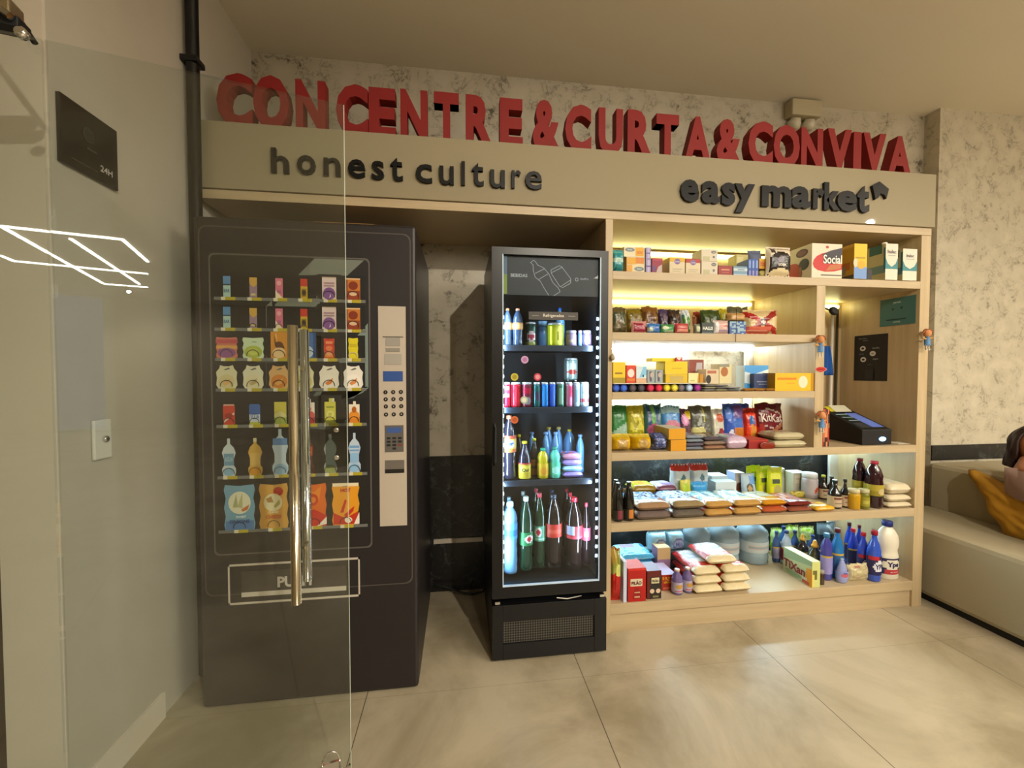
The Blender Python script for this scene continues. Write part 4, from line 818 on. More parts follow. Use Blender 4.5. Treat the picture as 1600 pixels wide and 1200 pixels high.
# ---- shelf 2, crisps and snacks
g = 'snack bags on the second shelf'
MOTT = lambda c, k: ('n', .06, .12, .94, .8, c, 4, k)
for a, b, y, base_, cols, lb, z3 in [
    (958, 982, 479, '#5f5334', ['#4a4030', '#6d6040', '#3f4a38', '#7a6a40'], 'dark olive snack bag leaning at the left end of the second shelf', .10),
    (982, 1008, 481, '#7c6a1c', ['#6a5626', '#7c6a30', '#5a4a28', '#8a7a2a'], 'olive yellow snack bag, second from the left end', .11),
    (1007, 1032, 478, '#7c5220', ['#6a4224', '#7c5a2c', '#5c3a20', '#84602a'], 'rust brown snack bag with raised corner', .10),
    (1033, 1047, 482, '#4a3a5c', ['#5a4870', '#3c3048', '#6a5a68', '#3f5a3c'], 'narrow purple snack bag beside the rust brown one', .10),
    (1047, 1067, 483, '#3c3026', ['#4a3a2a', '#2c2420', '#5a4030', '#2a3028'], 'near black snack bag in the middle of the row', .10),
    (1068, 1082, 484, '#cfd8dc', ['#3f7ab0', '#5a8a3a', '#d0d8dc', '#c9c040'], 'white snack bag with blue and green print', .10),
    (1089, 1101, 487, '#8a2f22', ['#a04030', '#7a2820', '#b07048'], 'small red snack bag half hidden by the green one', .165),
    (1100, 1131, 483.5, '#3a4a20', ['#44542a', '#34421e', '#4a5a30', '#2c3a1c'], 'broad dark green snack bag', .10),
    (1130, 1142, 481, '#b5a52a', ['#c8b828', '#a09a50', '#d0cba0'], 'yellow and silver snack bag behind the tan one', .12),
    (1143, 1176, 478, '#57533a', ['#625c40', '#4a4630', '#6a6448', '#504a34'], 'grey olive snack bag with crumpled top above the blue box', .12)]:
    Q('bag', 'snack_bag', lb, 'bag', a, b, y, z3, S2, base_, [MOTT(cols, a*.13), ('r', .02, .86, .98, .92, base_)], g, t=.05, lean=.12, mat=FILM, wr=.3, crown=.02)
Q('bag', 'sandwich_pack', 'maroon pack with pink border lying on the second shelf edge', 'pack', 988, 1012, 501.5, .03, S2, '#c98a86', [('p', [(.1, .12), (.95, .12), (.98, .5), (.7, .8), (.1, .85)], '#7a1c2c'), ('p', [(.2, .25), (.85, .2), (.88, .5), (.65, .7), (.2, .74)], '#8f2238')], g, t=.03, wr=.1)
for a, b, y, c, ar, lb in [
    (1013, 1033, 505.5, '#3f78b8', [('r', 0, .2, .4, .6, '#b5c0b0'), ('e', .7, .55, .2, .3, '#2b5fae')], 'low blue packet on the front edge'),
    (1034, 1055, 506.5, '#3f8a4e', [('e', .3, .6, .25, .2, '#c0c8a8'), ('r', .2, .1, .9, .3, '#9cae90')], 'low green packet on the front edge'),
    (1056, 1078, 505, '#b0484a', [('r', .1, .15, .9, .4, '#cf8a78'), ('e', .5, .7, .3, .15, '#c06a60')], 'low coral red packet on the front edge'),
    (1087, 1096, 506, '#8a8f78', [('e', .5, .5, .3, .3, '#c0bfa0')], 'small grey green packet left of the dark mint box'),
    (1117, 1140, 500.5, '#c9a9a0', [('r', .0, .1, .25, .9, '#dcdcdc'), ('r', .3, .55, 1, .65, '#b0524c'), ('r', .3, .2, 1, .3, '#9c86a0')], 'pale pink packet right of the dark mint box')]:
    Q('bag', 'candy_packet', lb, 'packet', a, b, y, .022, S2, c, ar, 'low sweet packets on the second shelf edge', t=.03, wr=.12, lean=.02)
Q('box', 'mint_box', 'dark box with white capital lettering at the front of the second shelf', 'box', 1096.5, 1115, 504.5, .02, S2, '#2a3430', [('t', 'HALLS', .5, .5, .3, '#dfe2dc', .84, .04), ('r', 0, 0, 1, .12, '#5c6c78')], g, d=.07)
Q('box', 'blue_box', 'blue patterned box under the tan crescent bag', 'box', 1140, 1165, 502.5, .03, S2, '#5276ac', [('n', 0, 0, 1, 1, ['#4a6fae', '#8fb0c0', '#3a5a9c', '#a9bfb4'], 6, 3)], g, d=.08)
Q('bag', 'bread_bag', 'small tan bag lying on the blue patterned box', 'bag', 1140, 1168, 0, .035, S2+Zof(502.5, 1.45, .03)-S2+.001, '#b58c54', [('r', 0, .0, 1, .12, '#2c2a20')], g, h=.05, t=.05, wr=.15)
Q('bag', 'cookie_bag', 'large cream bag crossed by red bands with a grey emblem', 'bag', 1168, 1221, 483, .02, S2, '#c4ad7c', [('p', [(0, .95), (0, .7), (.42, .42), (.9, .02), (1, .02), (1, .12), (.5, .6)], '#9e211c'), ('p', [(1, 1), (.9, 1), (.45, .62), (.1, .3), (.3, .3), (.6, .5), (1, .86)], '#8a1f1c'), ('r', 0, .03, .72, .3, '#c9604e'), ('e', .47, .5, .1, .15, '#5a4848'), ('e', .47, .5, .06, .09, '#c9c2c0'), ('r', .08, .12, .6, .2, '#d99a80')], g, t=.07, lean=.05, wr=.15, nu=26, nv=22)

# ---- shelf 3, rolls in front, boxes on top
zr = S3+.042
tray = MB().box(Xof(957.5, zr, .03), Xof(1104, zr, .03), .02, .26, zr, zr+.004, '#d9d4c4').build('white_card_tray', CARD); tag(tray, 'white card sheet lying on the row of round biscuit rolls', 'card sheet')
for k, (px, c, n_) in enumerate([(963.5, '#24459a', 'blue roll at the very left end'), (975.5, '#2a4ba0', 'blue roll second in the row'), (989.5, '#3c3640', 'charcoal roll third in the row'), (1003, '#35323c', 'charcoal roll fourth in the row'), (1017.5, '#9a1c3c', 'crimson roll fifth in the row'), (1030.5, '#a01a34', 'crimson roll sixth in the row'), (1043, '#a89a24', 'mustard roll seventh in the row'), (1055, '#b0a030', 'mustard roll eighth in the row'), (1065.5, '#4f4a52', 'grey roll ninth in the row'), (1078, '#7f93ac', 'silvery blue roll tenth in the row'), (1091, '#6f1c68', 'purple roll last in the row')]):
    x = Xof(px, S3+.02, .02); r = .0196
    t = thing('biscuit_roll', n_+' under the white card', 'biscuit roll', (x, .022, S3+r+.0006), 0, 'round biscuit rolls on the third shelf')
    MB().lathe([(r*.9, 0), (r, .006), (r, .2), (r*.9, .205)], col=c, n=18).build('wrapper', FILM, t, rot=(-math.pi/2, 0, 0))
    MB().lathe([(r*.5, 0), (r*.62, .0015), (r*.62, .002)], col='#'+''.join('%02x' % min(255, int(int(c[i:i+2], 16)*1.35+12)) for i in (1, 3, 5)), n=14).build('twisted_end', FILM, t, loc=(0, -.0018, 0), rot=(-math.pi/2, 0, 0))
zt = zr+.0045; g = 'boxes on the third shelf'
Q('box', 'sweet_box', 'yellow display box at the left end of the third shelf', 'box', 958, 977, 566, .04, zt, '#e3c01c', [('r', .15, .42, .75, .5, '#8a6a10'), ('r', 0, 0, 1, .25, '#9c8a20')], g, d=.1, top='#efe08a')
Q('box', 'sweet_box', 'small red box with white patch on the third shelf', 'box', 978.5, 993, 571, .04, zt, '#d03a20', [('e', .5, .55, .36, .24, '#e8d8d0'), ('r', .1, .1, .9, .25, '#cf7a1c')], g, d=.1)
Q('box', 'sweet_box', 'white and sky blue box beside the red one on the third shelf', 'box', 994, 1010, 573, .04, zt, '#c8dce8', [('p', [(.3, .3), (.7, 1), (1, 1), (1, .5)], '#7fc0e8'), ('r', 0, 0, 1, .28, '#cfa888'), ('r', .6, .35, .75, .5, '#2b5a6a')], g, d=.1)
for k in range(2): Q('box', 'gum_box', ['left', 'right'][k]+' of two grey upright boxes with dark print, third shelf', 'box', 1011.5+12.5*k, 1023+12.5*k, 578, .04, zt, '#93a0a4', [('p', [(.3, .1), (.6, .1), (.55, .9), (.25, .85)], '#5a4a60'), ('e', .6, .6, .25, .2, '#b5a89c')], g, d=.08, top='#a9d4e8')
Q('box', 'chocolate_box', 'yellow open display box in the middle of the third shelf', 'box', 1040, 1074, 0, .04, zt, '#d2b010', [('r', .2, .1, .8, .8, '#bba455')], g, h=Zof(585, 1.05, .04)-zt, d=.1)
ze = Zof(585, 1.05, .04)+.0012
Q('box', 'chocolate_box', 'bright yellow box stacked on the open display box', 'box', 1039, 1074, 565, .04, ze, '#e3c010', [('r', .3, .4, .75, .5, '#c9a60c')], g, d=.1)
zf = Zof(565, 1.05, .04)+.0012
Q('box', 'chocolate_bar_box', 'long flat yellow box resting across the top of the stack', 'box', 1019, 1056, 0, .06, zf, '#e8cc1c', None, g, h=.018, d=.07)
tg = Q('box', 'price_card', 'tiny red and white price card standing on the yellow stack', 'card', 1056, 1066, 0, .045, zf, '#b8321f', [('p', [(.1, .9), (.9, .9), (.6, .3), (.3, .5)], '#e8e0d8')], None, h=.022, d=.004)
Q('box', 'pale_box', 'pale yellow box with amber right flank on the third shelf', 'box', 1075.5, 1092, 583, .04, zt, '#e6dba0', [('r', .2, .15, .6, .25, '#a89a6a'), ('p', [(.85, 0), (1, 0), (1, 1), (.95, 1)], '#c08a18')], g, d=.08)
Q('box', 'amber_box', 'narrow amber box between the pale box and the dark one', 'box', 1093, 1099, 585, .04, zt, '#b8801a', None, g, d=.08)
Q('box', 'candy_box', 'brown red and white box at the back of the third shelf', 'box', 1077, 1099, 562, .16, S3, '#8a4434', [('p', [(.35, .35), (.9, .4), (.9, .9), (.5, .9)], '#b5b0b8'), ('r', .3, .3, .95, .42, '#d8c8c0')], g, d=.08)
Q('box', 'candy_box', 'cream box with dark arch right of the amber box', 'box', 1103, 1123, 577, .06, S3+.04, '#cfc0a0', [('e', .2, .3, .2, .3, '#2c2622'), ('r', .1, .7, .8, .9, '#b06a50')], g, d=.08)
Q('box', 'candy_box', 'cream box with brown print at the back, right of the dark arch box', 'box', 1124, 1143, 569, .12, S3+.04, '#d6cb9c', [('e', .4, .6, .3, .25, '#a8683a'), ('r', 0, .85, .8, 1, '#8a8a7a')], g, d=.08)
cols_ = [('#d4dadc', '#8f9094'), ('#c4c898', '#a8a486'), ('#e0e4e4', '#787880')]
for k in range(3):
    for j in range(3 if k < 2 else 2):
        a = 1101+k*19
        Q('flat', 'foil_bar', 'silvery foil bar, %s layer of the %s pile on the third shelf' % (['bottom', 'middle', 'top'][j], ['left', 'centre', 'right'][k]), 'bar', a+j*.8, a+18.5+j*.8, 0, .02+.004*j, S3+.0125*j, cols_[(k+j) % 3][0], [('n', 0, 0, 1, 1, ['#dfe4e4', '#9aa0a0', '#b5bb70', '#5c5860'], 5, k+j*2.2)], 'foil wrapped bars on the third shelf', h=.0118, d=.14, end=cols_[(k+j) % 3][1], mat=CLEARFILM)
Q('box', 'milk_box', 'white and blue box with wave print on the third shelf', 'box', 1163, 1200, 571, .10, S3, '#cfe0ea', [('p', [(0, .75), (.4, .65), (1, .85), (1, 1), (0, 1)], '#4a9ce0'), ('p', [(0, .3), (.3, .25), (.3, .05), (0, .1)], '#4a9ce0')], g, d=.07)
Q('box', 'navy_box', 'navy box standing in front of the white and blue box', 'box', 1178, 1207, 584, .065, S3+.0, '#2f3f6a', [('r', .15, .5, .85, .56, '#8a90a8'), ('r', .25, .36, .7, .4, '#8a90a8')], g, d=.03)
Q('box', 'biscuit_pack', 'large yellow pack with white crest at the right end of the third shelf', 'pack', 1211, 1271, 583, .008, S3, '#dfb00e', [('r', .05, .62, .55, .74, '#cf7a0c'), ('e', .72, .5, .12, .34, '#d9d5b8'), ('r', .3, .4, .5, .46, '#cf9a0c'), ('r', .93, 0, 1, 1, '#bf8a0c')], g, d=.12, top='#e8cc60', side=[('r', 0, 0, 1, 1, '#b3860c')])
for k in range(4):
    Q('flat', 'granola_bar', ['golden foil bar flat at the front, leftmost of four', 'golden foil bar flat at the front, second of four', 'bronze foil bar flat at the front, third of four', 'bronze foil bar flat at the front, last of four'][k], 'bar', 1163+k*17, 1179+k*17, 0, .008, S3, ['#b5a62c', '#c9a51c', '#b58a1c', '#c89c20'][k], [('n', 0, 0, 1, 1, ['#d8c060', '#8a6a18', '#b59a20', '#7a4a14'], 5, k)], 'golden bars on the third shelf edge', h=.016, d=.038, end='#8a5a14', mat=CLEARFILM)

# ---- shelf 4, sweets and bags
g = 'standing sweet bags on the fourth shelf'
for a, b, y, base_, ar, lb, kw in [
    (957, 984, 635, '#2f7a42', [('p', [(0, .35), (1, .62), (1, .35), (0, .15)], '#8fb0a0'), ('r', 0, 0, 1, .25, '#a89a6a')], 'green bag at the left end of the fourth shelf', {}),
    (983, 1011, 635, '#b5b028', [('n', .1, .1, .9, .85, ['#c0bb2c', '#a09a20', '#cfc84a', '#b09a30'], 5, 2)], 'yellow green bag next to the green one', {}),
    (1010, 1039, 633, '#3a6a70', [('r', .15, .45, .32, 1, '#26407a'), ('r', .38, .4, .55, 1, '#5aa040'), ('r', .62, .4, .8, 1, '#24467a'), ('e', .5, .38, .42, .16, '#a05070'), ('r', .1, .0, .5, .25, '#5a8a80')], 'blue and green striped bag', {}),
    (1038, 1068, 636, '#4f8fd0', [('r', 0, .82, 1, 1, '#a8d4ea'), ('e', .5, .5, .45, .15, '#c07a90'), ('r', 0, .0, 1, .3, '#5a7ac0')], 'sky blue bag with pink lettering band', {}),
    (1066, 1084, 640, '#5a3a48', [('e', .4, .7, .35, .15, '#cf8ab8'), ('e', .75, .85, .3, .12, '#c9b02c'), ('r', 0, .0, 1, .35, '#7a2c34')], 'dark plum bag with pink and yellow spots', {}),
    (1082, 1118, 635, '#55574c', [('p', [(.25, .5), (.45, .85), (.6, .9), (.45, .5)], '#9aa098'), ('r', .55, .6, .62, .95, '#b8b850'), ('e', .3, .38, .32, .09, '#c0bb7a'), ('r', .1, .02, .9, .3, '#6a5420'), ('n', .35, .05, .9, .3, ['#7a5a20', '#5a4420', '#8a6a30'], 5, 1)], 'black and silver bag with brown foot', {}),
    (1116, 1136, 640, '#c5c4b4', [('e', .6, .75, .3, .12, '#b8502c'), ('e', .65, .25, .3, .2, '#8a2c34'), ('r', .1, .0, .2, 1, '#dad8c8')], 'clear and white bag with red patches', {}),
    (1158, 1178, 632, '#2f4aa0', [('r', .1, .5, .9, .9, '#3f5ab4')], 'dark blue bag standing behind the other blue bag', {'Yo': .085}),
    (1136, 1167, 632, '#2f56b4', [('e', .22, .75, .18, .14, '#5f8ae0'), ('r', .52, .62, .95, .95, '#6a4a8a'), ('e', .66, .52, .26, .14, '#3a6ac0'), ('r', .42, .1, .98, .42, '#b8702a'), ('e', .3, .2, .14, .16, '#d0d4e0')], 'bright blue bag with orange foot', {}),
    (1168, 1188, 638, '#cf3414', [('e', .5, .62, .24, .16, '#2f5aa0'), ('p', [(.3, .1), (.8, .1), (.75, .5), (.4, .55)], '#c8862c'), ('r', 0, .88, 1, 1, '#8f1c14')], 'orange red bag with blue patch', {}),
    (1187, 1230, 631, '#641720', [('e', .48, .62, .42, .24, '#b8a49c'), ('e', .48, .62, .39, .21, '#74202a'), ('t', 'KitKat', .48, .64, .2, '#e0cfc6', .76, .02), ('p', [(.1, .2), (.9, .5), (.9, .42), (.15, .12)], '#b06a48'), ('n', .15, .04, .95, .24, ['#5a3a2a', '#7a5a48', '#9a8a78', '#4a1c1c'], 6, 4), ('e', .12, .3, .12, .2, '#a02c24')], 'large maroon bag with pale oval and dark lettering', {})]:
    Q('bag', 'sweet_bag', lb, 'bag', a, b, y, .15+kw.get('Yo', 0), S4, base_, ar, g, t=.05, lean=.12, wr=.22, nu=22, nv=26, mat=FILM)
g = 'packs at the front of the fourth shelf'
for k, (a, b, lb) in enumerate([(958, 990, 'left of two mustard bags with glossy tops at the shelf front'), (991, 1022, 'right of two mustard bags with glossy tops at the shelf front')]):
    Q('bag', 'pasta_bag', lb, 'bag', a, b, 681, .008, S4, '#c9a214', [('e', .5, .5, .28, .3, '#b08a48'), ('e', .5, .5, .2, .22, '#b99a5a'), ('r', .25, .14, .75, .2, '#7a4a20'), ('r', 0, .85, 1, 1, '#d4b838')], 'mustard bags on the fourth shelf', t=.12, lean=.05, wr=.12, mat=CLEARFILM, back='#d8cc98')
Q('bag', 'candy_bag', 'slumped blue violet bag right of the mustard bags', 'bag', 1023, 1046, 679, .012, S4, '#4a5690', [('n', 0, 0, 1, 1, ['#4a5690', '#6a70a8', '#34406c', '#7a86b8', '#24344a'], 5, 2)], g, t=.10, wr=.3, mat=CLEARFILM)
zb = Zof(687.5, 1.05, .005)
Q('box', 'mustard_box', 'lower of two stacked mustard yellow boxes on the fourth shelf', 'box', 1048, 1072, 687.5, .005, S4, '#cf8f0c', None, g, d=.15, sidecol='#c4a040', top='#d9cfa8')
Q('box', 'mustard_box', 'upper of two stacked mustard yellow boxes with white lid', 'box', 1045, 1071, 670, .005, zb+.0012, '#d2950f', None, g, d=.16, sidecol='#c8b060', top='#dcd6bc')
for k in range(4): Q('flat', 'wafer_pack', ['bottom', 'second', 'third', 'top'][k]+' silver pack of the four layer stack beside the mustard boxes', 'pack', 1073+k*.3, 1101, 0, .006+k*.003, S4+.0195*k, '#a8acb4', [('n', 0, 0, 1, 1, ['#c9ccd4', '#8a8e98', '#6a6a74', '#d8d8dc'], 4, k)], 'stacked silver packs on the fourth shelf', h=.0188, d=.16, end=['#7a8090', '#6c6472', '#85909c', '#8d97a6'][k], mat=CLEARFILM)
for k in range(3): Q('flat', 'wafer_pack', ['bottom', 'middle', 'top'][k]+' of three silver and brown packs right of the four layer stack', 'pack', 1102, 1136-k*.5, 0, .006+k*.003, S4+.023*k, '#b0aca8', [('n', 0, 0, 1, 1, ['#c9c6c4', '#8a8480', '#6a5a50', '#d8d4d0'], 4, k+5)], 'stacked silver packs on the fourth shelf', h=.0222, d=.16, end=['#96705a', '#8f7a6c', '#55505a'][k], mat=CLEARFILM)
Q('flat', 'pink_pack', 'pale pink and lilac pack lying in front of the blue bag', 'pack', 1137, 1169, 0, .008, S4, '#c4a2b8', [('r', 0, 0, .3, 1, '#bcd0d4'), ('p', [(.3, .1), (.45, .1), (1, .9), (.9, .9)], '#e0b0a8'), ('r', .5, .2, .9, .6, '#b596b8')], g, h=.07, d=.14, end='#bca4bc', mat=CLEARFILM)
Q('box', 'red_box', 'low dark red box in front of the orange red bag', 'box', 1170, 1200, 687, .012, S4, '#8a1212', [('r', .0, .8, 1, .95, '#a8301c')], g, d=.12, top='#b8402c')
Q('flat', 'brown_pack', 'small brown red pack on the shelf edge before the red box', 'pack', 1188, 1212, 0, -.002, S4, '#7a2412', None, g, h=.035, d=.012, end='#7a2412')
for k in range(2): Q('flat', 'pasta_pack', ['lower', 'upper'][k]+' of two crumpled cream packs at the right end of the fourth shelf', 'pack', 1208+k*3, 1262-k*3, 0, .004, S4+.042*k, '#b8b092', [('n', 0, 0, 1, 1, ['#c9c4a8', '#a8b08a', '#c4a080', '#8fa07a', '#d8d4c0'], 6, k+2)], 'cream packs on the fourth shelf', h=.041, d=.14, end='#b8ae8c', mat=CLEARFILM)

# ---- shelf 5
g = 'groceries on the fifth shelf'
DARK = [(.8, 0), (1, .03), (1, .5), (.85, .66), (.5, .8), (.4, .92)]
for k, (a, b, y, Y, tc, lb) in enumerate([(957, 974, 752, .07, '#b8622c', 'dark soy bottle in the back left corner of the fifth shelf'), (960, 977, 757, .008, '#7a2c3a', 'middle one of three dark soy bottles on the fifth shelf'), (977.5, 994, 755, .01, '#c0742c', 'right one of three dark soy bottles on the fifth shelf')]):
    Q('bottle', 'soy_bottle', lb, 'bottle', a, b, y, Y, S5, '#121210', None, 'dark soy bottles on the fifth shelf', prof=DARK, cap='#1c1f1e', capr=.012, lab=(.08, .3, tc, [('r', 0, 0, .3, 1, '#2a2a20'), ('r', .75, 0, 1, 1, '#3a2c20')]))
for k in range(2):
    for j in range(2):
        Q('flat', 'rice_bag', ['lower', 'upper'][j]+[' blue printed rice bag of the left stack', ' blue printed rice bag of the second stack'][k], 'bag', [996, 1053][k]+j, [1050, 1103][k], 0, .006+.006*j, S5+.046*j, '#5a8fc8', [('n', 0, .3, 1, 1, ['#3f78b8', '#7fb0dc', '#c8dcec', '#2c4f94', '#b0c8e0'], 7, k*2+j), ('r', 0, .12, .8, .3, '#b09a78'), ('r', .8, .12, 1, .4, '#b8401c')], 'rice and bean bags on the fifth shelf', h=.045, d=.24, end=['#6a5c58', '#9a7a5c'][j] if k == 0 else ['#5f5850', '#8d7a58'][j], mat=CLEARFILM)
for k in range(2):
    for j in range(2):
        Q('flat', 'popcorn_bag', ['lower', 'upper'][j]+[' tan bag with pale blue top in the third stack', ' tan bag with pale blue top in the fourth stack'][k], 'bag', [1105, 1150][k]+j, [1147, 1192][k], 0, .004+.006*j, S5+.042*j, '#8fc0cc', [('n', 0, .3, 1, 1, ['#a8d4dc', '#d8e4e4', '#6aa8bc', '#8a8088'], 5, 9+k+j), ('e', .12, .2, .16, .1, '#c0401c'), ('r', .2, .14, 1, .3, '#b59a2c')], 'rice and bean bags on the fifth shelf', h=.041, d=.24, end='#b58c4c', mat=CLEARFILM)
for j in range(2):
    Q('flat', 'corn_bag', ['lower', 'upper'][j]+' orange bag with white top in the fifth stack', 'bag', 1194, 1232-j, 0, .02+.01*j, S5+.036*j, '#d8d8c8', [('r', 0, .12, 1, .4, '#c88c14'), ('n', 0, .4, 1, 1, ['#dcdcd0', '#b8c0b0', '#c9b878'], 4, 3+j)], 'rice and bean bags on the fifth shelf', h=.035, d=.2, end=['#a8502c', '#c08418'][j], mat=CLEARFILM)
    Q('flat', 'bean_bag', ['lower', 'upper'][j]+' red and white bag in the sixth stack', 'bag', 1234, 1272-j, 0, .02+.01*j, S5+.028*j, '#c8b4b4', [('n', 0, .2, 1, 1, ['#d0c0c4', '#a87a80', '#b8603c', '#e0d4d4'], 5, 6+j), ('r', 0, .1, .6, .25, '#7a1c18')], 'rice and bean bags on the fifth shelf', h=.027, d=.2, end=['#8a4a38', '#6c2422'][j], mat=CLEARFILM)
Q('flat', 'cereal_pack', 'small yellow and orange pack lying at the right end of the bag stacks', 'pack', 1275, 1306, 0, .012, S5, '#cfae30', [('r', 0, .5, .5, 1, '#c88a58'), ('r', .5, .1, 1, .5, '#cfa51c')], g, h=.03, d=.10, end='#cf9c14', mat=CLEARFILM)
Q('flat', 'corn_flour_pack', 'yellow pack lying at the back left of the fifth shelf', 'pack', 990, 1027, 0, .27, S5+.06, '#c8cc50', [('r', .1, .3, .6, .8, '#cf9c48'), ('r', 0, .1, .3, .5, '#c0c028')], g, h=.05, d=.13, end='#8c6a18')
Q('flat', 'lilac_pack', 'white and lilac pack lying behind the second rice stack', 'pack', 1028, 1058, 0, .27, S5+.06, '#c0c4d8', [('r', .3, .1, 1, .5, '#9a80b4')], g, h=.045, d=.13, end='#6a3c50')
for z0_, a, b in ((0, 988, 1058),):
    Q('box', 'carton_base', 'brown cardboard tray under the yellow and lilac packs', 'box', a, b, 0, .265, S5, '#7a5a34', None, None, h=.059, d=.14)
for a, b, y, lb in [(1052, 1082, 727, 'left'), (1083, 1110, 726, 'right')]:
    Q('bag', 'sugar_bag', lb+' one of two white bags with red tops at the back', 'bag', a, b, y, .30, S5, '#c8d4d8', [('r', 0, .84, 1, 1, '#b8281c'), ('e', .55, .62, .14, .1, '#5a7a84'), ('n', .1, .1, .9, .5, ['#c8d4d8', '#b0bcc0', '#d4dcd8'], 4, 1)], 'white bags with red tops', t=.07, lean=.03, wr=.12)
Q('bag', 'yellow_pouch', 'small yellow printed pouch before the left red topped bag', 'pouch', 1066, 1082, 751, .255, S5, '#c0b838', [('r', 0, 0, 1, .4, '#b08a3c'), ('e', .5, .65, .3, .2, '#a8c030')], g, t=.03, stand=True)
Q('bag', 'tissue_pack', 'sky blue pack in front of the right red topped bag', 'pack', 1082, 1108, 754, .255, S5, '#3f9ad8', [('r', 0, 0, 1, .35, '#a8b8c8'), ('r', .5, .1, .9, .3, '#5a6a8c')], g, t=.04, lean=0)
Q('box', 'white_box', 'taller white box at the back of the fifth shelf', 'box', 1112, 1137, 744, .31, S5, '#c4d4dc', [('r', .4, .3, .9, .5, '#8a9aa4')], g, d=.09)
Q('box', 'white_box', 'lower white box with brown patch in front of the taller one', 'box', 1118, 1150, 753, .245, S5, '#c9d6dc', [('r', .4, .2, .88, .62, '#b08a6c'), ('r', .45, .3, .8, .45, '#8a5a48')], g, d=.06, top='#a8d8f0')
Q('box', 'cocoa_box', 'brown and grey upright box left of the lime pouches', 'box', 1148, 1163, 739, .32, S5, '#b0a49c', [('r', 0, 0, .8, .4, '#7c3a20'), ('e', .45, .45, .3, .16, '#5a3424')], g, d=.08, sidecol='#a8b8dc')
Q('bag', 'sugar_pouch', 'pale blue pouch with dark roundel left of the lime pouches', 'pouch', 1163, 1184, 742, .27, S5, '#a8c0d0', [('e', .5, .42, .25, .2, '#4a4a40'), ('e', .5, .42, .15, .12, '#b89a6c'), ('r', .5, .6, 1, .9, '#5a90d0')], g, t=.04, stand=True)
for k, (a, b, y) in enumerate([(1168, 1190, 728), (1184, 1207, 729), (1201, 1225, 731)]):
    Q('bag', 'lime_pouch', ['left', 'middle', 'right'][k]+' of the three standing lime yellow pouches', 'pouch', a, b-1, y, [.31, .275, .24][k], S5, '#b8c814', [('e', .5, .72, .36, .12, '#d4dc5a'), ('r', .28, .48, .78, .64, '#4a5448'), ('r', .1, .0, .35, .4, '#d0d020'), ('e', .62, .28, .26, .18, '#a8a060')], 'lime yellow standing pouches', t=.035, stand=True, lean=0, wr=.15)
Q('jar', 'paper_can', 'round grey white tub behind the right lime pouch', 'tub', 1212, 1232, 733, .36, S5, '#b4bcb4', None, g, cap='#c4ccc4', mat=PLAS)
Q('box', 'tea_pack', 'beige grey pack standing right of the lime pouches', 'pack', 1239, 1261, 739, .30, S5, '#aca898', [('r', .1, .55, .9, .9, '#bdb8a4'), ('r', .2, .72, .8, .76, '#8a8474'), ('r', .3, .1, .7, .4, '#9a9a90')], g, d=.08)
Q('bag', 'olive_sachet', 'small olive sachet before the beige grey pack', 'sachet', 1236, 1262, 768, .25, S5, '#8a7c30', [('n', .05, .1, .95, .9, ['#5a4420', '#a89a3c', '#c0b868'], 4, 2)], g, t=.02, lean=.1)
Q('jar', 'coffee_can', 'upper tin with red diagonal stripes on grey', 'tin', 1264, 1284, 741, .22, S5+.0, '#a49ca0', None, g, cap='#c8ccd0', mat=PLAS, lab=('#a8a0a4', [('p', [(.45, .1), (1, .6), (1, .95), (.45, .45)], '#b8401c'), ('r', .6, 0, .68, .2, '#b8a89c')]))
BTL = [(.9, 0), (1, .02), (1, .45), (.92, .52), (.45, .64), (.36, .72), (.36, .88)]
for k, (a, b, y, Y, cp, lb) in enumerate([(1286, 1298, 744, .20, '#a8b428', 'dark sauce bottle with lime cap'), (1299, 1311, 746, .18, '#1f2a1c', 'dark sauce bottle behind the front pair, nearest the lime cap'), (1304, 1320, 752, .04, '#16281c', 'left front dark sauce bottle with cream label'), (1320, 1331, 750, .05, '#15211c', 'right front dark sauce bottle with cream label')]):
    Q('bottle', 'sauce_bottle', lb, 'bottle', a, b, y, Y, S5, '#14100e', None, 'dark sauce bottles on the fifth shelf', prof=BTL, cap=cp, caph=.08, lab=(.06, .42, '#b8a488', [('r', .1, .7, .9, .85, '#6a3a2c'), ('r', .2, .3, .8, .36, '#7a6a58')]) if k != 1 else None)
Q('jar', 'mustard_jar', 'jar of yellow preserve with pale lid', 'jar', 1334, 1349, 766, .012, S5, '#b88c0c', None, 'squat jars on the fifth shelf', cap='#c8bc90')
Q('jar', 'olive_jar', 'jar of green olives with pale lid', 'jar', 1350, 1363, 766, .01, S5, '#6c6c1c', None, 'squat jars on the fifth shelf', cap='#b8b48c', lab=('#8a8424', [('r', .1, .3, .9, .6, '#a8a044')]))
GL = ('#8c7c1c', [('r', 0, .5, 1, 1, '#a8962c'), ('e', .6, .45, .25, .25, '#b8a878'), ('r', 0, 0, 1, .12, '#1c1410')])
Q('bottle', 'grape_juice_bottle', 'dark juice bottle with red cap behind, left of two', 'bottle', 1343, 1359, 718, .10, S5, '#2a0c16', None, 'dark juice bottles with red caps', prof=[(.85, 0), (1, .03), (1, .5), (.92, .6), (.95, .68), (.7, .82), (.4, .9), (.38, .93)], cap='#7c1428', lab=(.28, .5)+GL)
Q('bottle', 'grape_juice_bottle', 'dark juice bottle with red cap in front, right of two', 'bottle', 1366, 1387, 723, .012, S5, '#2a0c14', None, 'dark juice bottles with red caps', prof=[(.85, 0), (1, .03), (1, .5), (.92, .6), (.95, .68), (.7, .82), (.4, .9), (.38, .93)], cap='#a01c34', lab=(.24, .5)+GL)
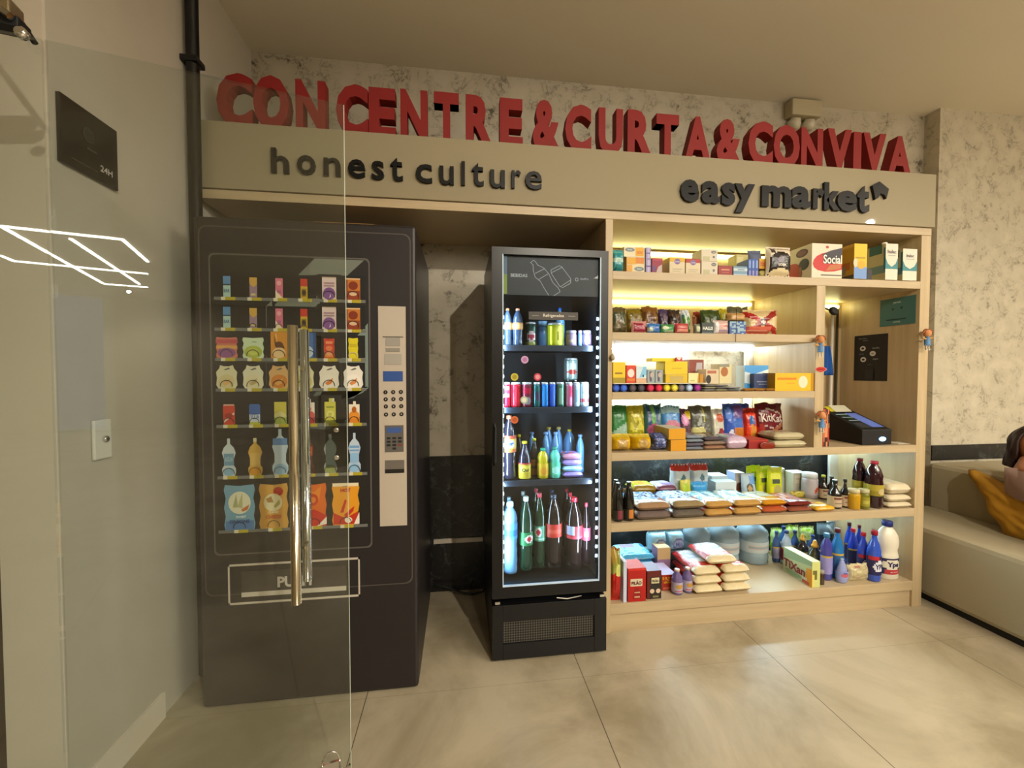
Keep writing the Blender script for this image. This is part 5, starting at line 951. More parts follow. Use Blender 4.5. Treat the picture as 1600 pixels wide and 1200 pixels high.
for k in range(3): Q('flat', 'salt_bag', ['bottom', 'middle', 'top'][k]+' of three plain cream bags stacked by the right panel', 'bag', 1390, 1427-k, 0, .002+.004*k, S5+[0, .034, .075][k], '#d0c4a8', None, 'plain cream bags on the fifth shelf', h=[.033, .04, .065][k], d=.2, end='#cfc2a4', mat=FILM)

# ---- shelf 6
g = 'groceries on the bottom shelf'
Q('bag', 'coffee_pouch', 'tall red pouch with green and yellow top in the bottom left corner', 'pouch', 956, 972, 860, .008, S6, '#a8160c', [('r', 0, .55, 1, 1, '#8a8c3c'), ('e', .7, .6, .3, .12, '#c8cc6c'), ('e', .3, .85, .3, .12, '#a88c3c')], g, t=.06, lean=.02, wr=.2, mat=CLEARFILM)
Q('box', 'thin_white_pack', 'thin white upright pack between the red pouch and red box', 'pack', 974, 979, 878, .008, S6, '#c4cce0', None, g, d=.12)
Q('box', 'coffee_pack', 'bright red block pack with cream label on the bottom shelf', 'pack', 981, 1009, 888, .008, S6, '#a8140e', [('r', .14, .46, .8, .68, '#cfc4a8'), ('t', 'PILÃO', .47, .57, .13, '#5a140e', .56, .03), ('p', [(.25, .08), (.75, .08), (.62, .4), (.38, .4)], '#8c100c'), ('r', .36, .12, .66, .16, '#c8a884'), ('r', .36, .26, .66, .29, '#c8a884'), ('r', 0, .93, 1, 1, '#c8281c')], g, d=.10, top='#c83424', sidecol='#8c100c')
Q('box', 'coffee_pack', 'black and cream block pack with cherry motif beside the red one', 'pack', 1011, 1033, 892, .02, S6, '#5a160f', [('r', .2, .0, 1, .78, '#221a12'), ('r', .3, .55, .85, .75, '#cfc49c'), ('t', 'PILÃO', .57, .65, .1, '#2c1c12', .44, .03), ('e', .35, .28, .16, .08, '#d0b8a0'), ('e', .78, .28, .16, .08, '#d0b8a0'), ('r', .4, .05, .8, .12, '#7a7448')], g, d=.10, top='#8c88a0')
Q('box', 'spice_box', 'red and orange box behind the dark block pack', 'box', 1034, 1056, 898, .09, S6, '#a02818', [('r', .05, .45, .85, .85, '#c0701c'), ('n', .05, .45, .85, .85, ['#c8941c', '#a83c1c', '#d0a83c'], 5, 1), ('r', .1, .08, .85, .2, '#c86a50')], g, d=.14, top='#b8b0d8')
Q('box', 'noodle_box', 'tan and violet topped box lying behind the block packs', 'box', 1027, 1047, 0, .235, S6, '#8a6a88', [('r', 0, .6, 1, 1, '#b89a6c')], g, h=.17, d=.07, top='#b8a078')
for k in range(3): Q('flat', 'napkin_pack', ['bottom', 'middle', 'top'][k]+' of the sky blue packs lying at the back left of the bottom shelf', 'pack', 972, 1024, 0, .24, S6+.045*k, '#5ab0e0', [('n', 0, 0, 1, 1, ['#6ac0ea', '#a8dcf4', '#3f98d0'], 4, k), ('r', .2, .6, .6, .9, '#b0a0b8')], 'sky blue packs on the bottom shelf', h=.044, d=.18, end='#4a9cc8', mat=CLEARFILM)
for k, (a, b) in enumerate([(1018, 1045), (1046, 1073)]):
    xc, w, h = span(a, b, 838, .30, S6+.135)
    t = Q('bag', 'paper_roll_pack', ['left', 'right'][k]+' of two pale blue kitchen paper packs at the back', 'pack', a, b, 0, .30, S6+.1, '#9cc8e0', [('e', .55, .45, .36, .28, '#6a70a0'), ('e', .55, .45, .28, .2, '#a8b4d4'), ('t', 'Mili', .55, .45, .2, '#4a4a80', .4)], 'pale blue paper packs', h=.125, t=.11, lean=0, wr=.08, mat=CLEARFILM)
Q('box', 'cardboard_tray', 'low cardboard tray under the pale blue paper packs', 'tray', 1018, 1073, 0, .30, S6, '#7d8f98', None, None, h=.099, d=.12)
for k, (a, b, y, Y) in enumerate([(1054, 1070, 893, .03), (1071, 1085, 890, .04)]):
    Q('bottle', 'cleaner_bottle', ['left', 'right'][k]+' of two small lilac bottles with cream caps', 'bottle', a, b, y, Y, S6, '#6a5c8c', None, 'small lilac bottles', prof=[(.9, 0), (1, .03), (1, .55), (.85, .7), (.42, .84), (.4, .9)], cap='#d0bca8', caph=.08, lab=(.1, .5, '#a8a0b8', [('e', .5, .6, .35, .2, '#b88c3c'), ('r', .1, .1, .9, .2, '#a84a50')]))
rt = [('r', 0, .12, 1, .35, '#b8301c'), ('n', .1, .4, 1, .95, ['#c8ccd8', '#a8b4c8', '#d8d4d4', '#b85a50'], 4, 1), ('r', 0, .3, .12, 1, '#b01c1c')]
for c in range(2):
    for j in range(3):
        Q('flat', 'rice_bag', '%s cream rice bag of the %s column with red printed top' % (['bottom', 'middle', 'third'][j], ['left', 'right'][c]), 'bag', [1088, 1133][c]+j*[-.5, .0][c], [1131, 1176][c]-j*1.5, 0, .012+.007*j, S6+.046*j, '#c8bcb0', rt, 'rice bags on the bottom shelf', h=.0455, d=.26, end='#d6c7a0', mat=FILM)
Q('flat', 'rice_bag', 'single rice bag lying on top of both columns', 'bag', 1108, 1153, 0, .05, S6+.1385, '#c8bcb0', rt, 'rice bags on the bottom shelf', h=.046, d=.215, end='#d6c7a0', mat=FILM)
WAT = pmat('clear water', (.66, .87, 1.0), .1, trans=.65, ior=1.2)
for k, (a, b) in enumerate([(1080, 1119), (1122, 1166), (1170, 1212)]):
    Q('bottle', 'water_jug', ['left', 'middle', 'right'][k]+' one of three large clear water bottles at the back', 'bottle', a, b, 822, .28, S6, '#bfe0f4', None, 'large water bottles on the bottom shelf', prof=JUG, cap='#3f78b8', capr=.02, mat=WAT, lab=(.3, .58, '#a8b4b8', [('r', .1, .3, .9, .7, '#b8a8a0'), ('r', .15, .45, .8, .55, '#8a98a0')]), ybase=None)
# soap powder box with its long side towards the viewer
Q('box', 'soap_powder_box', 'pale green box with maroon lettering on its long side', 'box', 1268.5, 1281, 878, .01, S6, '#c8cc80', [('r', .1, .3, .62, .66, '#6a6428'), ('r', .0, .0, .3, .5, '#d8c86c')], g, d=.20, side=[('p', [(0, 1), (1, 1), (1, .82), (.5, .7), (0, .62)], '#8fa47c'), ('p', [(0, .3), (1, .1), (1, 0), (0, 0)], '#a8b08c'), ('e', .36, .14, .3, .1, '#7f946c'), ('p', [(.78, 0), (1, 0), (1, .7), (.82, .66)], '#cf8a14'), ('r', .68, .02, .92, .14, '#a84420'), ('t', 'TiXan', .40, .42, .34, '#7c1c24', .76, .035), ('t', 'YPE', .76, .2, .11, '#e0d0c8', .2, .03)], top='#c8cca0', sidecol='#b4bc8c')
g = 'cleaning bottles on the bottom shelf'
for a, b, y, Y, body, cap, lc, lb, kw in [
    (1211, 1222, 832, .30, '#3a5488', '#26386c', '#8a86a8', 'dusty blue bottle at the left end of the cleaning bottles', {}),
    (1222, 1234, 824, .36, '#33588c', '#1f3c74', '#a8b8cc', 'blue bottle with dark cap against the lime bags', {}),
    (1226, 1240, 831, .26, '#a8bcd4', '#23407c', '#7c1430', 'pale bottle with crimson label behind the green box', {}),
    (1240, 1251, 831, .31, '#2f4f8a', '#1c3468', '#2c4a84', 'slim blue bottle between the crimson label and the yellow cap', {}),
    (1251, 1268, 838, .24, '#241c18', '#b8860c', '#8a7a70', 'dark detergent bottle with ochre cone cap, rear one', {'cone': True, 'caph': .22}),
    (1270, 1291, 848, .11, '#33331c', '#d0980c', '#4c4c28', 'dark detergent bottle with bright yellow cone cap, front one', {'cone': True, 'caph': .22}),
    (1268, 1280, 838, .31, '#24407c', '#1c3064', '#a8bcd0', 'navy bottle behind the two cone capped bottles', {}),
    (1289, 1305, 836, .06, '#3c3c90', '#2c6c9c', '#8c86c0', 'indigo bottle with teal cap in the middle of the cleaning bottles', {'prof': SQUEEZE}),
    (1306, 1322, 828, .07, '#1c6cb0', '#5c1424', '#2c5c8c', 'bright blue bottle with dark maroon cap', {}),
    (1325, 1336, 818, .22, '#1848c0', '#4c1028', '#1c1c4c', 'royal blue bottle at the back with maroon cap, left one', {}),
    (1341, 1350, 822, .23, '#1c3cb0', '#5a1030', '#1c1c4c', 'royal blue bottle at the back with maroon cap, right one', {}),
    (1331, 1344, 828, .16, '#1c38b0', '#b0102c', '#1c1a48', 'royal blue bottle with red cap, left of the middle pair', {}),
    (1347, 1361, 834, .07, '#2c44b4', '#b80c24', '#1c1a50', 'royal blue bottle with red cap, right of the middle pair', {'ype': 1}),
    (1364, 1382, 832, .01, '#2c50b8', '#98142c', '#1c1c4c', 'royal blue bottle with red cap in front of the white bleach bottle', {'ype': 1})]:
    ar = [('r', 0, .86, 1, 1, '#b8983c')]
    if kw.get('ype'): ar = [('r', 0, .84, .5, 1, '#b01c24'), ('e', .55, .46, .4, .3, '#d4d4dc'), ('t', 'YPE', .55, .46, .26, '#1c2050', .6, .03)]
    Q('bottle', 'cleaner_bottle', lb, 'bottle', a, b, y, Y, S6, body, None, g, prof=kw.get('prof', ROUND), cap=cap, caph=kw.get('caph', .09), cone=kw.get('cone', False), flat=.8, lab=(.14, .52, lc, ar))
Q('bottle', 'bleach_bottle', 'large white bleach bottle with blue cap by the right panel', 'bottle', 1383, 1412, 818, .02, S6, '#d8d0bc', None, g, prof=BLEACH, cap='#1c2c78', caph=.09, capr=.026, flat=.75, mat=PLAS, lab=(.1, .38, '#20204c', [('e', .42, .6, .42, .3, '#d4ccb8'), ('t', 'Ype', .44, .58, .4, '#20204c', .64, .05), ('r', .1, .04, .95, .26, '#a83038'), ('t', 'agua sanitaria', .5, .15, .08, '#e0c8c0', .7)]))
Q('bottle', 'dish_soap_bottle', 'clear lilac teardrop bottle with red emblem', 'bottle', 1313, 1329, 876, .022, S6, '#9098c8', None, g, prof=[(.8, 0), (1, .05), (1, .3), (.8, .6), (.35, .9), (.2, .97)], cap='#b8c0e0', caph=.05, flat=.7, lab=(.2, .5, '#8c94c8', [('e', .5, .5, .35, .3, '#b85c68'), ('e', .5, .8, .2, .15, '#4c50a0')]))
Q('jar', 'brown_jar', 'small brown jar tucked beside the green box', 'jar', 1282, 1291, 893, .025, S6, '#3c2818', None, g, cap='#9c9484')
Q('bag', 'bar_soap_pack', 'cream wrapped multipack of soap bars on the shelf edge', 'pack', 1329, 1361, 884, .02, S6, '#c4b890', [('n', .1, .1, .9, .9, ['#cfc4a0', '#b8ac84', '#a89c74', '#c8a890'], 4, 1), ('r', .3, .8, .5, .9, '#a8705c')], g, t=.055, lean=0, wr=.2, mat=CLEARFILM)
for k, (a, b, y) in enumerate([(1207, 1228, 826), (1229, 1250, 822), (1251, 1274, 824)]):
    Q('bag', 'sponge_bag', ['left', 'middle', 'right'][k]+' of three lime green bags at the back above the bottles', 'bag', a, b, y, .40, S6, '#a8d83c', [('n', 0, 0, 1, 1, ['#b8e04c', '#d0ec9c', '#8cc02c'], 4, k), ('r', .4, .2, .7, .5, '#3c5c8c')], 'lime green bags', t=.04, lean=0, wr=.25, mat=CLEARFILM)
Q('bag', 'mop_pack', 'pale grey translucent pack in front of the white back panel', 'pack', 1278, 1306, 818, .42, S6, '#7c98a8', [('p', [(.5, .9), (.6, .95), (1, .6), (.95, .5)], '#c8dce4'), ('r', 0, .0, 1, .6, '#20304c')], g, t=.03, lean=0, mat=CLEARFILM)

# ---- checkout niche
nx = 2.584
xf0 = Xof(1347, S4, .03); xf1 = Xof(1393, S4, .03); yb_ = .30; zf_ = Zof(672, xf0, .03)-S4; zbk = Zof(638, Xof(1297, S4, yb_), yb_)-S4
t = thing('payment_terminal', 'black wedge shaped self checkout terminal with sloping screen', 'payment terminal', ((xf0+xf1)/2, .03, S4+.0006))
w = (xf1-xf0)/2; D = yb_-.03
mb = MB(); V = [(-w, 0, 0), (w, 0, 0), (w, 0, zf_), (-w, 0, zf_), (-w, D, 0), (w, D, 0), (w, D, zbk), (-w, D, zbk)]
mb.add(V, [(0, 1, 2, 3), (5, 4, 7, 6), (1, 5, 6, 2), (4, 0, 3, 7), (3, 2, 6, 7), (4, 5, 1, 0)], '#101012'); mb.build('housing', M['blackm'], t, bevel=.004)
Sp = lambda u, v, o: (-w+2*w*u, D*v, zf_+(zbk-zf_)*v+.001+o)
sc_ = MB(); flatart(sc_, [('r', .5, .1, .9, .74, '#5f78d0'), ('r', .08, .08, .46, .3, '#23303a'), ('r', .15, .38, .5, .41, '#8fb0c0'), ('r', .12, .52, .5, .55, '#8fb0c0'), ('r', .1, .66, .5, .69, '#8fb0c0'), ('r', .15, .44, .46, .5, '#12301c'), ('r', .12, .58, .46, .64, '#12301c')], Sp, .0004)
sc_.build('touch_screen', pmat('lit screen', '#2c3c74', .3, emit=0), t); bpy.data.objects[t.children[-1].name].data.materials[0] = amat('screen print', .25)
sw = MB(); sw.lathe([(.013, 0), (.013, .003), (.011, .004)], col='#2c5cd0', n=20, sx=1.7); sw.build('power_button', pmat('lit button', '#3c78ff', .3, emit=3, ecol=(.35, .6, 1)), t, loc=(w*.35, -.0005, zf_*.38), rot=(math.pi/2, 0, 0))
nt_ = MB(); nt_.add([Sp(.25, .78, .004), Sp(.85, .78, .004), Sp(.85, .98, .02), Sp(.25, .98, .02)], [(0, 1, 2, 3)], '#c9c8b0'); nt_.add([Sp(.1, .8, .003), Sp(.3, .8, .0035), Sp(.3, .98, .015), Sp(.1, .98, .012)], [(0, 1, 2, 3)], '#c0b81c')
tag(nt_.build('paper_note', CARD, loc=t.location), 'white and yellow paper note lying on top of the terminal', 'paper')
pp = MB().box(-.06, .06, 0, .07, 0, .002, '#d8d0bc').build('paper_slip', CARD, loc=(Xof(1418, S4, .03), .03, S4+.001)); tag(pp, 'white paper slip lying on the shelf right of the terminal', 'paper')
Q('box', 'chocolate_carton', 'narrow red and orange upright pack at the left of the terminal', 'pack', 1285.5, 1295, 640, .02, S4, '#b8300f', [('n', 0, 0, 1, 1, ['#c8501c', '#a82410', '#d08a5c', '#3c1c14', '#d8702c'], 4, 2)], None, d=.06)
Q('flat', 'tan_pouch', 'tan pouch with orange end lying behind the terminal', 'pouch', 1300, 1335, 0, .335, S4+.12, '#a08a50', [('r', .5, 0, 1, 1, '#b06a18')], None, h=.035, d=.07, end='#a8742c')
Q('box', 'small_riser', 'low wooden riser behind the terminal', 'riser', 1299, 1336, 0, .33, S4, '#7c6a3c', None, None, h=.119, d=.08)
# posters on the inner side of the right panel
def sidepanel(name, lb, y0, y1, z0, z1, base, art, cat='poster'):
    mb = MB().box(-.0015, 0, -(y1-y0), 0, 0, z1-z0, base); S = lambda u, v, o: (-.0016-o, -(y1-y0)*u, (z1-z0)*v)
    e = flatart(mb, art, S, .0003); arttext(mb, art, S, y1-y0, z1-z0, e); o = mb.build(name, CARD, loc=(nx-.0006, y1, z0)); return tag(o, lb, cat)
A = atX(1376, 470, nx); B = atX(1432, 458, nx); C_ = atX(1376, 511, nx)
sidepanel('wall_poster', 'teal poster with two small icons and lettering on the niche side', B.y, A.y, (C_.z+atX(1432, 505, nx).z)/2, (A.z+B.z)/2-.004, '#43706d', [('t', 'pague', .5, .82, .08, '#b8ccc4', .5, .02), ('e', .38, .6, .03, .04, '#16302f'), ('e', .62, .62, .03, .045, '#16302f'), ('r', .2, .2, .75, .24, '#1c3a39'), ('t', 'sorria', .5, .13, .07, '#b0c4bc', .5, .02)])
A = atX(1336, 525, nx); B = atX(1388, 521, nx)
sidepanel('wall_poster', 'black poster with three white roundels on the niche side', B.y, A.y, atX(1362, 595, nx).z, (A.z+B.z)/2, '#0e0e10', [('t', 'Bem-vindo a', .28, .93, .025, '#8a8a86', .3), ('t', 'nossa loja', .36, .88, .025, '#8a8a86', .42), ('e', .27, .71, .09, .055, '#c8c6be'), ('e', .27, .71, .045, .025, '#1c1c1e'), ('t', 'escolha', .68, .71, .035, '#9a9c98', .5), ('e', .58, .59, .09, .055, '#c8c6be'), ('e', .58, .59, .045, .02, '#8c8c88'), ('t', 'passe', .25, .58, .035, '#5c6c74', .4), ('e', .30, .465, .09, .055, '#c8c6be'), ('e', .3, .465, .045, .022, '#1c1c1e'), ('t', 'pague', .68, .465, .035, '#9a9c98', .5), ('t', 'obrigado', .5, .35, .025, '#5c5c5c', .4), ('r', .36, .02, .62, .24, '#161b22')])
p = atY(1302, 486, .12)
t = thing('security_camera', 'round black camera head hanging near the top of the checkout niche', 'camera', p)
MB().lathe([(.018, -.012), (.026, -.004), (.026, .008), (.02, .014)], col='#111').build('camera_head', M['blackm'], t, rot=(math.radians(70), math.radians(25), 0))
MB().tube([(0, .01, .0), (.01, .12, .06), (.02, .22, S1-.05-p.z)], .005).build('bracket', M['blackm'], t)
# little rag figures clipped to the panels
def figure(px, py, Y, lb, s=1.0):
    p = atY(px, py, Y); t = thing('rag_doll', lb, 'doll', p, 0, 'small rag dolls clipped to the cabinet')
    MB().lathe([(.004, -.024), (.014, -.018), (.018, -.006), (.016, .008), (.008, .017), (.002, .019)], col='#c98a58', n=14).build('head', MATTE, t)
    h = MB()
    for k in range(11):
        a = k*math.pi/10; h.tube([(.016*math.cos(a), 0, .016*math.sin(a)), (.025*math.cos(a), -.002, .014*math.sin(a)+.006), (.032*math.cos(a), 0, .01*math.sin(a)-.004*abs(math.cos(a)))], [.006, .006, .003], '#8a4a22', 6)
    h.build('hair', MATTE, t)
    MB().tube([(0, .0, -.02), (0, .0, -.04), (.002, 0, -.07)], [.008, .013, .014], '#5a86b4', 8).build('dress', MATTE, t)
    MB().tube([(-.034, 0, -.03), (-.012, 0, -.034), (.012, 0, -.034), (.036, 0, -.026)], .0045, '#c99448', 6).build('arms', MATTE, t)
    for dx in (-.007, .009): MB().tube([(dx, 0, -.065), (dx, 0, -.09), (dx, -.006, -.094)], [.005, .005, .006], '#d8d0c0', 6).build('leg', MATTE, t)
    return t
figure(1282, 530, -.028, 'rag doll with orange hair clipped to the niche divider beside the snacks')
figure(1449, 520, -.028, 'rag doll with orange hair clipped to the right edge of the cabinet')
figure(1284, 648, -.028, 'rag doll clipped low on the niche divider beside the red pack')
p = atY(1295, 565, .005); t = thing('blue_cape', 'dark blue cloth hanging inside the niche beside the divider', 'cloth', (p.x, .012, p.z))
mb = MB()
for k in range(6):
    for j in range(8):
        q = lambda a, b: ((a/6-.5)*(.03+.04*b/8)-.006+.01*b/8, .006*math.sin(a*1.9+b*.2), .085-.16*b/8)
        mb.face([q(k, j+1), q(k+1, j+1), q(k+1, j), q(k, j)], '#1c4484', True)
o = mb.build('cloth', FABRIC, t, fixn=True); sm = o.modifiers.new('s', 'SOLIDIFY'); sm.thickness = .002
p = atY(1283, 577, -.003); mb = MB(); n = 28
def lips(s, z, c):
    P_ = [(s*.036*math.cos(a*2*math.pi/n), s*(.017*math.sin(a*2*math.pi/n)*(1-.35*abs(math.cos(a*2*math.pi/n)))-(.004*math.exp(-((math.cos(a*2*math.pi/n))*5)**2) if math.sin(a*2*math.pi/n) > 0 else 0))) for a in range(n)]
    mb.face([(x, -z, y) for x, y in P_], c)
lips(1.0, .001, '#c88a7c'); lips(.86, .0016, '#b3120c'); mb.face([(x, -.0022, y) for x, y in [(-.024, 0), (-.008, -.003), (.008, -.003), (.024, 0), (.008, .001), (-.008, .001)]], '#6a0806'); mb.face([(-.012, -.0026, -.007), (.01, -.0026, -.0075), (.008, -.0026, -.0055), (-.01, -.0026, -.005)], '#e06a5c')
tag(mb.build('lips_sticker', PLAS, loc=(p.x, -.0008, p.z)), 'red lips sticker on the niche divider', 'sticker')
t = thing('hanging_ornament', 'small straw ornament tied with string to the left panel over the yellow box', 'ornament', atY(957, 557, -.012))
MB().lathe([(.004, -.02), (.014, -.012), (.012, 0), (.004, .012)], col='#a89880', n=8).build('straw_knot', MATTE, t)
MB().tube([(0, 0, .012), (.012, .006, .05), (.018, .008, .085)], .0012, '#c8c0a8').build('string', MATTE, t)
t = thing('price_string', 'dark thin cord hanging in front of the blue box on the second shelf', 'cord', atY(1150, 505, -.004))
MB().tube([(0, 0, .075), (0, -.002, 0), (0, 0, -.10)], .0012, '#1c1a1c').build('cord', MATTE, t)

# ================================================================== things in the fridge
def FQ(kind, name, lb, cat, a, b, y, Y, zi, col, art=None, group=None, **kw): return P(kind, name, lb, cat, a, b, y, Y, FS[zi], col, art, group, **kw)
ORL = (.44, .62, '#d8944c', [('r', 0, .2, 1, .8, '#e0b070')])
g = 'drinks on the top fridge shelf'
FQ('bottle', 'soda_bottle', 'clear bottle with orange cap in the left corner of the top fridge shelf', 'bottle', 787, 801, 481, FY+.09, 0, '#3c4c60', None, g, prof=SODA, cap='#e0844c', capr=.009, lab=ORL)
FQ('bottle', 'soda_bottle', 'clear bottle with orange cap beside the corner one on the top fridge shelf', 'bottle', 802, 818, 481, FY+.08, 0, '#34445c', None, g, prof=SODA, cap='#e0946c', capr=.009, lab=ORL)
FQ('can', 'green_can', 'dark green can with pale roundel on the top fridge shelf', 'can', 822, 839, 503, FY+.10, 0, '#1f4038', [('e', .5, .45, .42, .25, '#a89a9c'), ('e', .5, .45, .3, .12, '#8a2c3c'), ('r', 0, 0, 1, .2, '#8a8c4c')], g)
FQ('jar', 'clear_cup', 'clear blue cup between the green can and the yellow can', 'cup', 841, 857, 501, FY+.12, 0, '#4a7cb8', None, g, cap='#6c9cc8')
FQ('can', 'yellow_can', 'squat bright yellow can on the top fridge shelf', 'can', 858, 883, 504, FY+.09, 0, '#c8cc1c', [('r', .4, 0, .7, 1, '#d8dc60'), ('r', .45, .3, .6, .7, '#8c8c2c')], g)
FQ('bottle', 'tall_bottle', 'clear bottle with blue cap behind the yellow can', 'bottle', 868, 884, 480, FY+.22, 0, '#6c9cc0', None, g, prof=SODA, cap='#2c6cd0', capr=.01)
for k, (a, b) in enumerate([(886, 903), (904, 910), (911, 926)]):
    FQ('jar', 'yogurt_cup', ['mauve cup right of the yellow can', 'narrow pale blue cup between two mauve cups', 'mauve cup by the light strip'][k]+', top fridge shelf', 'cup', a, b, 516, FY+.10, 0, ['#8a7494', '#6cacdc', '#7c6484'][k], None, 'cups on the top fridge shelf', cap='#9c94b8', lab=(['#8c7890', '#7cbce4', '#84688c'][k], [('e', .5, .4, .3, .2, '#b8a890')]), mat=PLAS)
g = 'drink cans on the second fridge shelf'
for a, b, c, ar, lb in [
    (786, 798, '#c01c3c', [('r', 0, .5, 1, .95, '#c8b8cc'), ('r', .2, .6, .9, .75, '#a04c70')], 'red and white can at the left end'), (799, 815, '#c4142c', [('r', .35, .05, .55, .95, '#d84c5c')], 'plain red can, second from the left'),
    (816, 833, '#74283c', [('e', .5, .75, .4, .14, '#b01c3c'), ('e', .5, .3, .35, .16, '#8c8c9c')], 'maroon can, third from the left'), (834, 845, '#1c5c5c', [('e', .5, .5, .3, .2, '#4c3c5c')], 'dark teal can, fourth from the left'),
    (846, 858, '#0c74dc', [('r', .2, .05, .5, .95, '#3c9cf0')], 'bright blue can, left of two'), (859, 869, '#2454c8', [('r', .4, .05, .7, .95, '#4c7ce0')], 'deep blue can, right of two'),
    (870, 883, '#3c6c54', [('r', .3, .1, .7, .9, '#84a894')], 'green grey can'), (884, 896, '#c86c94', [('r', .5, .5, .9, .95, '#b0143c'), ('r', .1, 0, .3, 1, '#e0a8c0')], 'pink can'),
    (896.5, 907, '#a8c8d8', [('r', .3, .2, .7, .8, '#7ca8c4')], 'pale blue can'), (908, 922, '#b8bcbc', [('r', .0, .25, 1, .35, '#b0545c'), ('r', .2, .6, .8, .7, '#8ca8a0')], 'white can by the light strip')]:
    FQ('can', 'drink_can', lb+' on the second fridge shelf', 'can', a, b, 597.5, FY+.085, 1, c, ar, g)
FQ('can', 'drink_can', 'pale can standing on the rear row above the pink can', 'can', 884, 905, 566, FY+.19, 1, '#a0b4b0', [('e', .5, .42, .4, .1, '#b83c34'), ('r', .2, .55, .8, .9, '#c8d4cc')], g, h=.115); 
_c = [o for o in bpy.data.objects if o.get('label', '').startswith('pale can standing')][0]; _c.location.z += .13
_h = thing('can_rack', 'clear riser at the back of the second fridge shelf holding a pale can', 'rack', (_c.location.x, FY+.19, FS[1]+.0005)); MB().box(-.034, .034, 0, .08, 0, .004, '#5c6c80').box(-.034, -.031, 0, .08, .004, .125, '#5c6c80').box(.031, .034, 0, .08, .004, .125, '#5c6c80').box(-.034, .034, 0, .08, .125, .1295, '#5c6c80').build('rack_frame', CLEAR, _h)
g = 'bottles on the third fridge shelf'
FQ('bottle', 'cola_bottle', 'large dark soda bottle with cream and red label at the left', 'bottle', 785.5, 808, 650, FY+.075, 2, '#1c1c28', None, g, prof=SODA, cap='#c86c4c', capr=.013, lab=(.44, .70, '#c8b04c', [('r', 0, .78, 1, 1, '#a83c28'), ('r', 0, 0, 1, .2, '#b8642c'), ('r', .3, .35, .8, .72, '#c8ccd8'), ('e', .55, .52, .18, .12, '#3c4c9c')]))
YC = [(.85, 0), (1, .03), (1, .42), (.95, .5), (.9, .56), (.6, .72), (.38, .82), (.36, .9)]
YL = (.03, .42, '#b8a82c', [('r', .1, .4, .9, .75, '#d0c84c'), ('t', 'Qui', .5, .55, .25, '#3c2c14', .6, .03), ('r', 0, .86, 1, 1, '#a8342c')])
FQ('bottle', 'iced_tea_bottle', 'dark bottle with yellow cap and yellow label, front one', 'bottle', 811, 831, 691, FY+.08, 2, '#1c1c30', None, g, prof=YC, cap='#c8c42c', lab=YL)
FQ('bottle', 'iced_tea_bottle', 'dark bottle with yellow cap behind the large soda bottle', 'bottle', 806, 818, 680, FY+.15, 2, '#201814', None, g, prof=YC, cap='#c0bc1c')
FQ('bottle', 'iced_tea_bottle', 'dark bottle with yellow cap and dark label, rear one', 'bottle', 829, 843, 686, FY+.15, 2, '#201c1c', None, g, prof=YC, cap='#c8c81c', lab=(.03, .42, '#8c5c1c', [('r', .1, .4, .9, .6, '#3c2c14')]))
FQ('bottle', 'juice_bottle', 'yellow juice bottle with green cap', 'bottle', 841, 859, 702, FY+.085, 2, '#b8a818', None, g, prof=SQUEEZE, cap='#1c9c7c', caph=.08, lab=(.1, .5, '#c8a81c', [('e', .5, .4, .3, .3, '#c88c1c')]))
FQ('bottle', 'coconut_water_bottle', 'turquoise bottle with green cap', 'bottle', 860, 878, 700, FY+.085, 2, '#5cc8b4', None, g, prof=SQUEEZE, cap='#148c74', caph=.08, lab=(.1, .5, '#4cc49c', [('e', .5, .4, .35, .3, '#9ce4d8')]))
for k, (a, b, y, cp) in enumerate([(826, 838, 676, '#4c6c9c'), (848, 860, 676, '#6c94c8'), (863, 876, 676, '#6c94c8'), (853, 864, 668, '#a8943c'), (868, 880, 668, '#9c8c4c'), (882, 902, 672, '#b8a83c'), (902, 914, 680, '#4c6c9c')]):
    FQ('bottle', 'water_bottle', ['first', 'second', 'third', 'fourth', 'fifth', 'sixth', 'seventh'][k]+' clear bottle from the left in the rear rows of the third fridge shelf', 'bottle', a, b, y, FY+[.24, .20, .20, .28, .28, .26, .17][k], 2, '#4c7ca8', None, 'rear clear bottles in the fridge', prof=SODA, cap=cp, capr=.012, mat=LIQ)
for k in range(4): FQ('flat', 'meat_tray', ['bottom', 'second', 'third', 'top'][k]+' of four stacked lilac film packs beside the turquoise bottle', 'pack', 879.5, 911-k*.7, 0, FY+.085, 2, '#a89cc8', [('n', 0, 0, 1, 1, ['#c8a8c0', '#5c6cb8', '#b85c60', '#a8c8dc'], 5, k)], 'film packs in the fridge', h=.0295, d=.1, end=['#7c6cb0', '#84b4d0', '#8c78b8', '#b07c94'][k], mat=CLEARFILM)
_t = [o for o in bpy.data.objects if 'of four stacked lilac film packs' in o.get('label', '')]
for k, o in enumerate(_t): o.location.z += .0305*k
g = 'large bottles at the bottom of the fridge'
FQ('bottle', 'large_water_bottle', 'large blue lit water bottle at the bottom left of the fridge', 'bottle', 787, 810, 788, FY+.085, 3, '#6cb0e4', None, g, prof=WATER, cap='#d0e4f4', capr=.017, mat=pmat('blue water', (.25, .55, .9), .08, trans=.5, ior=1.2), lab=(.5, .72, '#4c98e0', [('r', .0, .2, 1, .6, '#2c74c8')]))
FQ('bottle', 'large_water_bottle', 'water bottle half hidden behind the blue lit one', 'bottle', 789, 803, 779, FY+.20, 3, '#5c94c4', None, g, prof=WATER, cap='#8cbcdc')
FQ('bottle', 'large_soda_bottle', 'green bottle with white cap and small roundel label', 'bottle', 813, 834, 779, FY+.10, 3, '#123020', None, g, prof=SODA, cap='#c8dcd8', lab=(.36, .54, '#1c6c3c', [('e', .65, .5, .3, .3, '#c8c4c0'), ('e', .65, .5, .16, .2, '#b01c2c')]))
